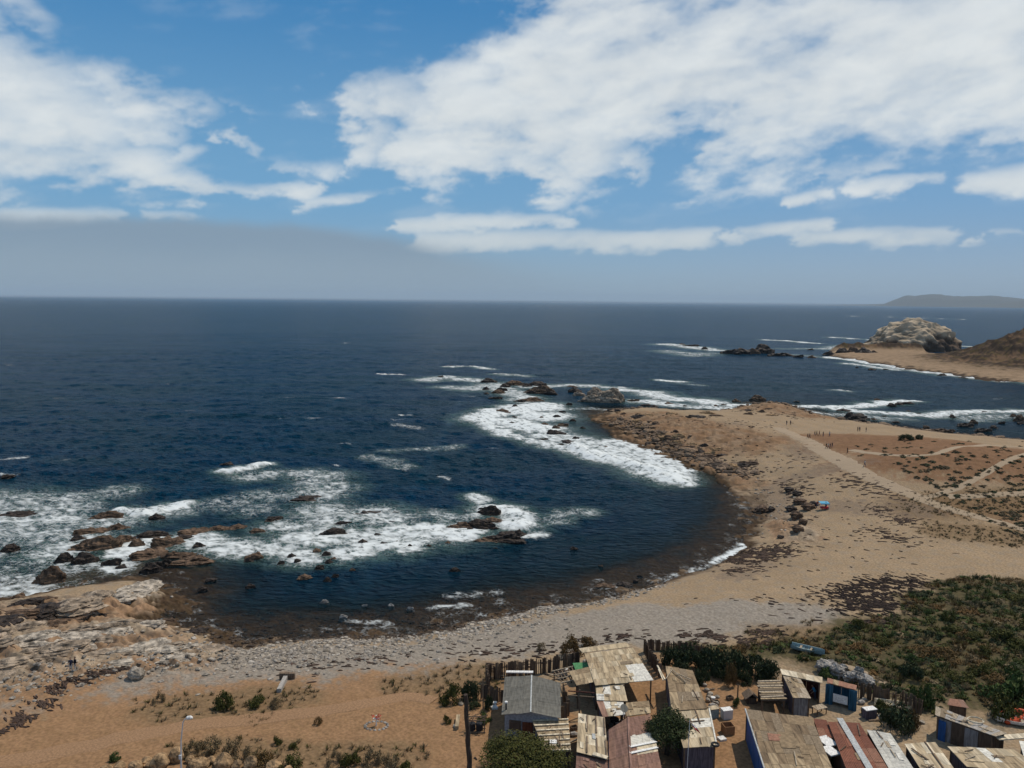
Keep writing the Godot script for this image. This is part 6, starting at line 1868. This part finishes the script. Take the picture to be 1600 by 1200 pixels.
func person_mesh(pose: int, cell: float) -> Array:
	var bones := person_bones(pose)
	var lo := Vector3(-0.5, -0.02, -0.55)
	var n := Vector3i(int(1.0 / cell) + 2, int(1.85 / cell) + 2, int(1.35 / cell) + 2)
	var f := PackedFloat32Array()
	f.resize(n.x * n.y * n.z)
	f.fill(1.0)
	for bn in bones:
		var a: Vector3 = bn[0]
		var e: Vector3 = bn[1]
		var reach: float = maxf(bn[2], bn[3]) + cell * 2.5
		var mn := ((a.min(e) - Vector3.ONE * reach - lo) / cell).max(Vector3.ZERO)
		var mx := ((a.max(e) + Vector3.ONE * reach - lo) / cell)
		var ab := e - a
		var l2 := maxf(ab.length_squared(), 1e-8)
		for y in range(int(mn.y), mini(int(mx.y) + 1, n.y)):
			for z in range(int(mn.z), mini(int(mx.z) + 1, n.z)):
				for x in range(int(mn.x), mini(int(mx.x) + 1, n.x)):
					var p := lo + Vector3(x, y, z) * cell
					var t := clampf((p - a).dot(ab) / l2, 0, 1)
					var d: float = p.distance_to(a + ab * t) - maxf(lerpf(bn[2], bn[3], t), cell * 0.55)
					var k := (y * n.z + z) * n.x + x
					var h := clampf(0.5 + 0.5 * (f[k] - d) / 0.025, 0, 1)
					f[k] = lerpf(f[k], d, h) - 0.025 * h * (1.0 - h)
	var at := {}
	var v := PackedVector3Array()
	var keys := []
	for y in n.y - 1:
		for z in n.z - 1:
			for x in n.x - 1:
				var k := (y * n.z + z) * n.x + x
				var inside := 0
				var sum := Vector3.ZERO
				var cnt := 0
				for c in 8:
					if f[k + (c & 1) + ((c >> 1) & 1) * n.x + ((c >> 2) & 1) * n.x * n.z] < 0.0: inside += 1
				if inside == 0 or inside == 8: continue
				for e in [[0, 1], [2, 3], [4, 5], [6, 7], [0, 2], [1, 3], [4, 6], [5, 7], [0, 4], [1, 5], [2, 6], [3, 7]]:
					var pa := Vector3(e[0] & 1, (e[0] >> 2) & 1, (e[0] >> 1) & 1)
					var pb := Vector3(e[1] & 1, (e[1] >> 2) & 1, (e[1] >> 1) & 1)
					var fa := f[k + int(pa.x) + int(pa.z) * n.x + int(pa.y) * n.x * n.z]
					var fb := f[k + int(pb.x) + int(pb.z) * n.x + int(pb.y) * n.x * n.z]
					if (fa < 0.0) != (fb < 0.0):
						sum += pa.lerp(pb, fa / (fa - fb))
						cnt += 1
				at[k] = v.size()
				var p := lo + (Vector3(x, y, z) + sum / cnt) * cell
				v.append(p)
				var best := 1e9
				var key := "top"
				for bn in bones:
					var ab: Vector3 = bn[1] - bn[0]
					var t := clampf((p - bn[0]).dot(ab) / maxf(ab.length_squared(), 1e-8), 0, 1)
					var d: float = p.distance_to(bn[0] + ab * t) - lerpf(bn[2], bn[3], t)
					if d < best:
						best = d
						key = bn[4]
				keys.append(key)
	var idx := PackedInt32Array()
	var step := [1, n.x * n.z, n.x]
	for k in at:
		for ax in 3:
			var o1: int = step[(ax + 1) % 3]
			var o2: int = step[(ax + 2) % 3]
			var a: bool = f[k] < 0.0
			if a == (f[k + step[ax]] < 0.0): continue
			if not (at.has(k - o1) and at.has(k - o2) and at.has(k - o1 - o2)): continue
			idx.append_array([at[k], at[k - o1], at[k - o1 - o2], at[k], at[k - o1 - o2], at[k - o2]])
	return [v, idx, keys]

func people() -> void:
	var poses := [person_mesh(0, 0.024), person_mesh(1, 0.024), person_mesh(2, 0.024)]
	# [px, py of the feet, pose, turn, top, legs, label, group]
	var navy := Color(0.02, 0.025, 0.05)
	var black := Color(0.015, 0.015, 0.018)
	var jeans := Color(0.05, 0.07, 0.12)
	var pale := Color(0.45, 0.42, 0.38)
	var red := Color(0.25, 0.05, 0.04)
	var list := [
		[111, 1049, 1, 0.4, navy, pale, "person in dark jacket and pale trousers on the ledge, left of a pair", ""],
		[118, 1048, 1, -0.6, black, pale, "person in black standing close behind another on the ledge", ""],
		[1273, 1092, 2, -1.6, Color(0.05, 0.28, 0.50), jeans, "person in a bright blue top bending at the open store counter", ""],
		[1229, 664, 1, 0.3, black, jeans, "distant person in dark clothes standing near the point rocks", "pair near the point rocks"], [1235, 664, 1, 2.0, navy, black, "distant person in dark clothes standing near the point rocks", "pair near the point rocks"],
		[1262, 685, 0, 1.0, black, black, "distant dark dressed person walking a little ahead on the sand", "pair at the sand path edge"], [1265, 685, 0, 1.2, navy, black, "distant dark dressed person walking a little ahead on the sand", "pair at the sand path edge"],
		[1273, 681, 0, 0.8, black, jeans, "distant walker of the upper file on the sand path", "upper file of walkers"], [1276, 681, 0, 0.9, navy, black, "distant walker of the upper file on the sand path", "upper file of walkers"], [1280, 681, 0, 0.7, red, black, "distant walker of the upper file on the sand path", "upper file of walkers"], [1286, 682, 1, 0.7, black, jeans, "distant walker of the upper file on the sand path", "upper file of walkers"], [1296, 682, 1, 0.2, pale, jeans, "distant lone figure right of the upper file of walkers", ""],
		[1291, 701, 0, 0.5, black, black, "distant walker of the lower foursome on the sand path", "lower foursome of walkers"], [1294, 701, 0, 0.6, pale, jeans, "distant walker of the lower foursome on the sand path", "lower foursome of walkers"], [1297, 701, 0, 0.4, navy, black, "distant walker of the lower foursome on the sand path", "lower foursome of walkers"], [1300, 700, 0, 0.3, black, jeans, "distant walker of the lower foursome on the sand path", "lower foursome of walkers"],
		[1324, 708, 1, 0.9, black, black, "distant lone person in black below the lower foursome", ""], [1351, 729, 0, 0.5, pale, jeans, "distant lone walker on the path nearest the beach stall", ""],
		[1340, 674, 1, 0.5, black, black, "distant person standing by the cove shore beyond the dune", "trio at the cove shore"], [1343, 674, 1, 0.1, navy, black, "distant person standing by the cove shore beyond the dune", "trio at the cove shore"], [1353, 675, 1, 1.5, black, jeans, "distant person standing by the cove shore beyond the dune", "trio at the cove shore"],
		[1276, 793, 2, 0.5, red, jeans, "person in red bending beside the blue canopied stall", ""], [1290, 796, 1, 0.5, navy, black, "person in dark clothes standing at the blue canopied stall", ""],
	]
	for q in list:
		var pm: Array = poses[q[2]]
		var cs := PackedColorArray()
		for k in pm[2]:
			match k:
				"top": cs.append(q[4])
				"legs": cs.append(q[5])
				"skin": cs.append(Color(0.36, 0.21, 0.14))
				"hair": cs.append(Color(0.02, 0.015, 0.012))
				_: cs.append(Color(0.03, 0.03, 0.03))
		var o := put("person", arrays(pm[0], pm[1], cs), M.clothes, null, spot(q[0], q[1]) - Vector3(0, 0.0, 0))
		o.rotation.y = q[3]
		tag(o, q[6], "person", q[7])

# ------------------------------------------------------------------
func _ready() -> void:
	rng.seed = 2024
	var cam := Camera3D.new()
	cam.name = "camera"
	cam.fov = 52.0
	cam.near = 1.0
	cam.far = 120000.0
	add_child(cam)
	cam.position = EYE
	cam.basis = view
	cam.current = true
	var env := Environment.new()
	env.tonemap_mode = Environment.TONE_MAPPER_LINEAR
	env.tonemap_exposure = 1.1
	env.sdfgi_enabled = true
	env.ssao_enabled = true
	env.ssil_enabled = true
	env.fog_enabled = true
	env.fog_density = 0.000022
	env.fog_light_color = Color(0.80, 0.89, 0.97)
	var we := WorldEnvironment.new()
	we.name = "environment"
	we.environment = env
	add_child(we)
	build_sky(env)
	var sun := DirectionalLight3D.new()
	sun.name = "sun"
	sun.light_energy = 1.0
	sun.light_angular_distance = 0.5
	sun.light_color = Color(1.0, 0.95, 0.88)
	sun.shadow_enabled = true
	add_child(sun)
	sun.look_at_from_position(Vector3(0.42, 0.86, -0.30) * 100.0, Vector3.ZERO)
	for n in [[N1, 1, 0.01, 3], [N2, 2, 0.02, 3], [N3, 3, 0.02, 3], [NR, 4, 0.02, 4]]:
		n[0].seed = n[1]
		n[0].frequency = n[2]
		n[0].fractal_octaves = n[3]
		n[0].noise_type = FastNoiseLite.TYPE_SIMPLEX_SMOOTH
	NR.fractal_type = FastNoiseLite.FRACTAL_RIDGED
	var t0 := Time.get_ticks_msec()
	var dune := flat(1560, 752, 4)
	mounds = [[dune.x, dune.z, 42.0, 26.0, 7.0]]
	dune = flat(1420, 705, 4)
	mounds.append([dune.x, dune.z, 30.0, 22.0, 2.6])
	dune = flat(1560, 985, 4)
	mounds.append([dune.x, dune.z, 30.0, 16.0, 1.5])
	dune = flat(1212, 640, 2)
	mounds.append([dune.x, dune.z, 14.0, 12.0, 1.6])
	make_materials()
	survey()
	print("survey ", Time.get_ticks_msec() - t0)
	build_ground()
	build_paths()
	print("ground ", Time.get_ticks_msec() - t0)
	build_sea()
	print("sea ", Time.get_ticks_msec() - t0)
	build_headland()
	rocks()
	print("rocks ", Time.get_ticks_msec() - t0)
	hamlet()
	yards()
	print("hamlet ", Time.get_ticks_msec() - t0)
	plants()
	print("plants ", Time.get_ticks_msec() - t0)
	people()
	print("people ", Time.get_ticks_msec() - t0)
	tell_apart()

func ordinal(n: int) -> String:
	var ones := ["", "first", "second", "third", "fourth", "fifth", "sixth", "seventh", "eighth", "ninth", "tenth", "eleventh", "twelfth", "thirteenth", "fourteenth", "fifteenth", "sixteenth", "seventeenth", "eighteenth", "nineteenth"]
	if n < 20: return ones[n]
	var tens := ["", "", "twent", "thirt", "fort", "fift", "sixt"]
	return tens[n / 10] + ("ieth" if n % 10 == 0 else "y-" + ones[n % 10])

# look-alikes that share a label are told apart by their order across the view
func tell_apart() -> void:
	var same := {}
	for o in get_children():
		if o.has_meta("label"):
			var l: String = o.get_meta("label")
			if not same.has(l): same[l] = []
			same[l].append(o)
	for l in same:
		var list: Array = same[l]
		if list.size() < 2: continue
		var order := []
		for o in list:
			var d: Vector3 = view.inverse() * (o.position - EYE)
			order.append([d.x / -d.z, o])
		order.sort_custom(func(a, b): return a[0] < b[0])
		for k in order.size(): order[k][1].set_meta("label", l + ", " + ordinal(k + 1) + " from the left")
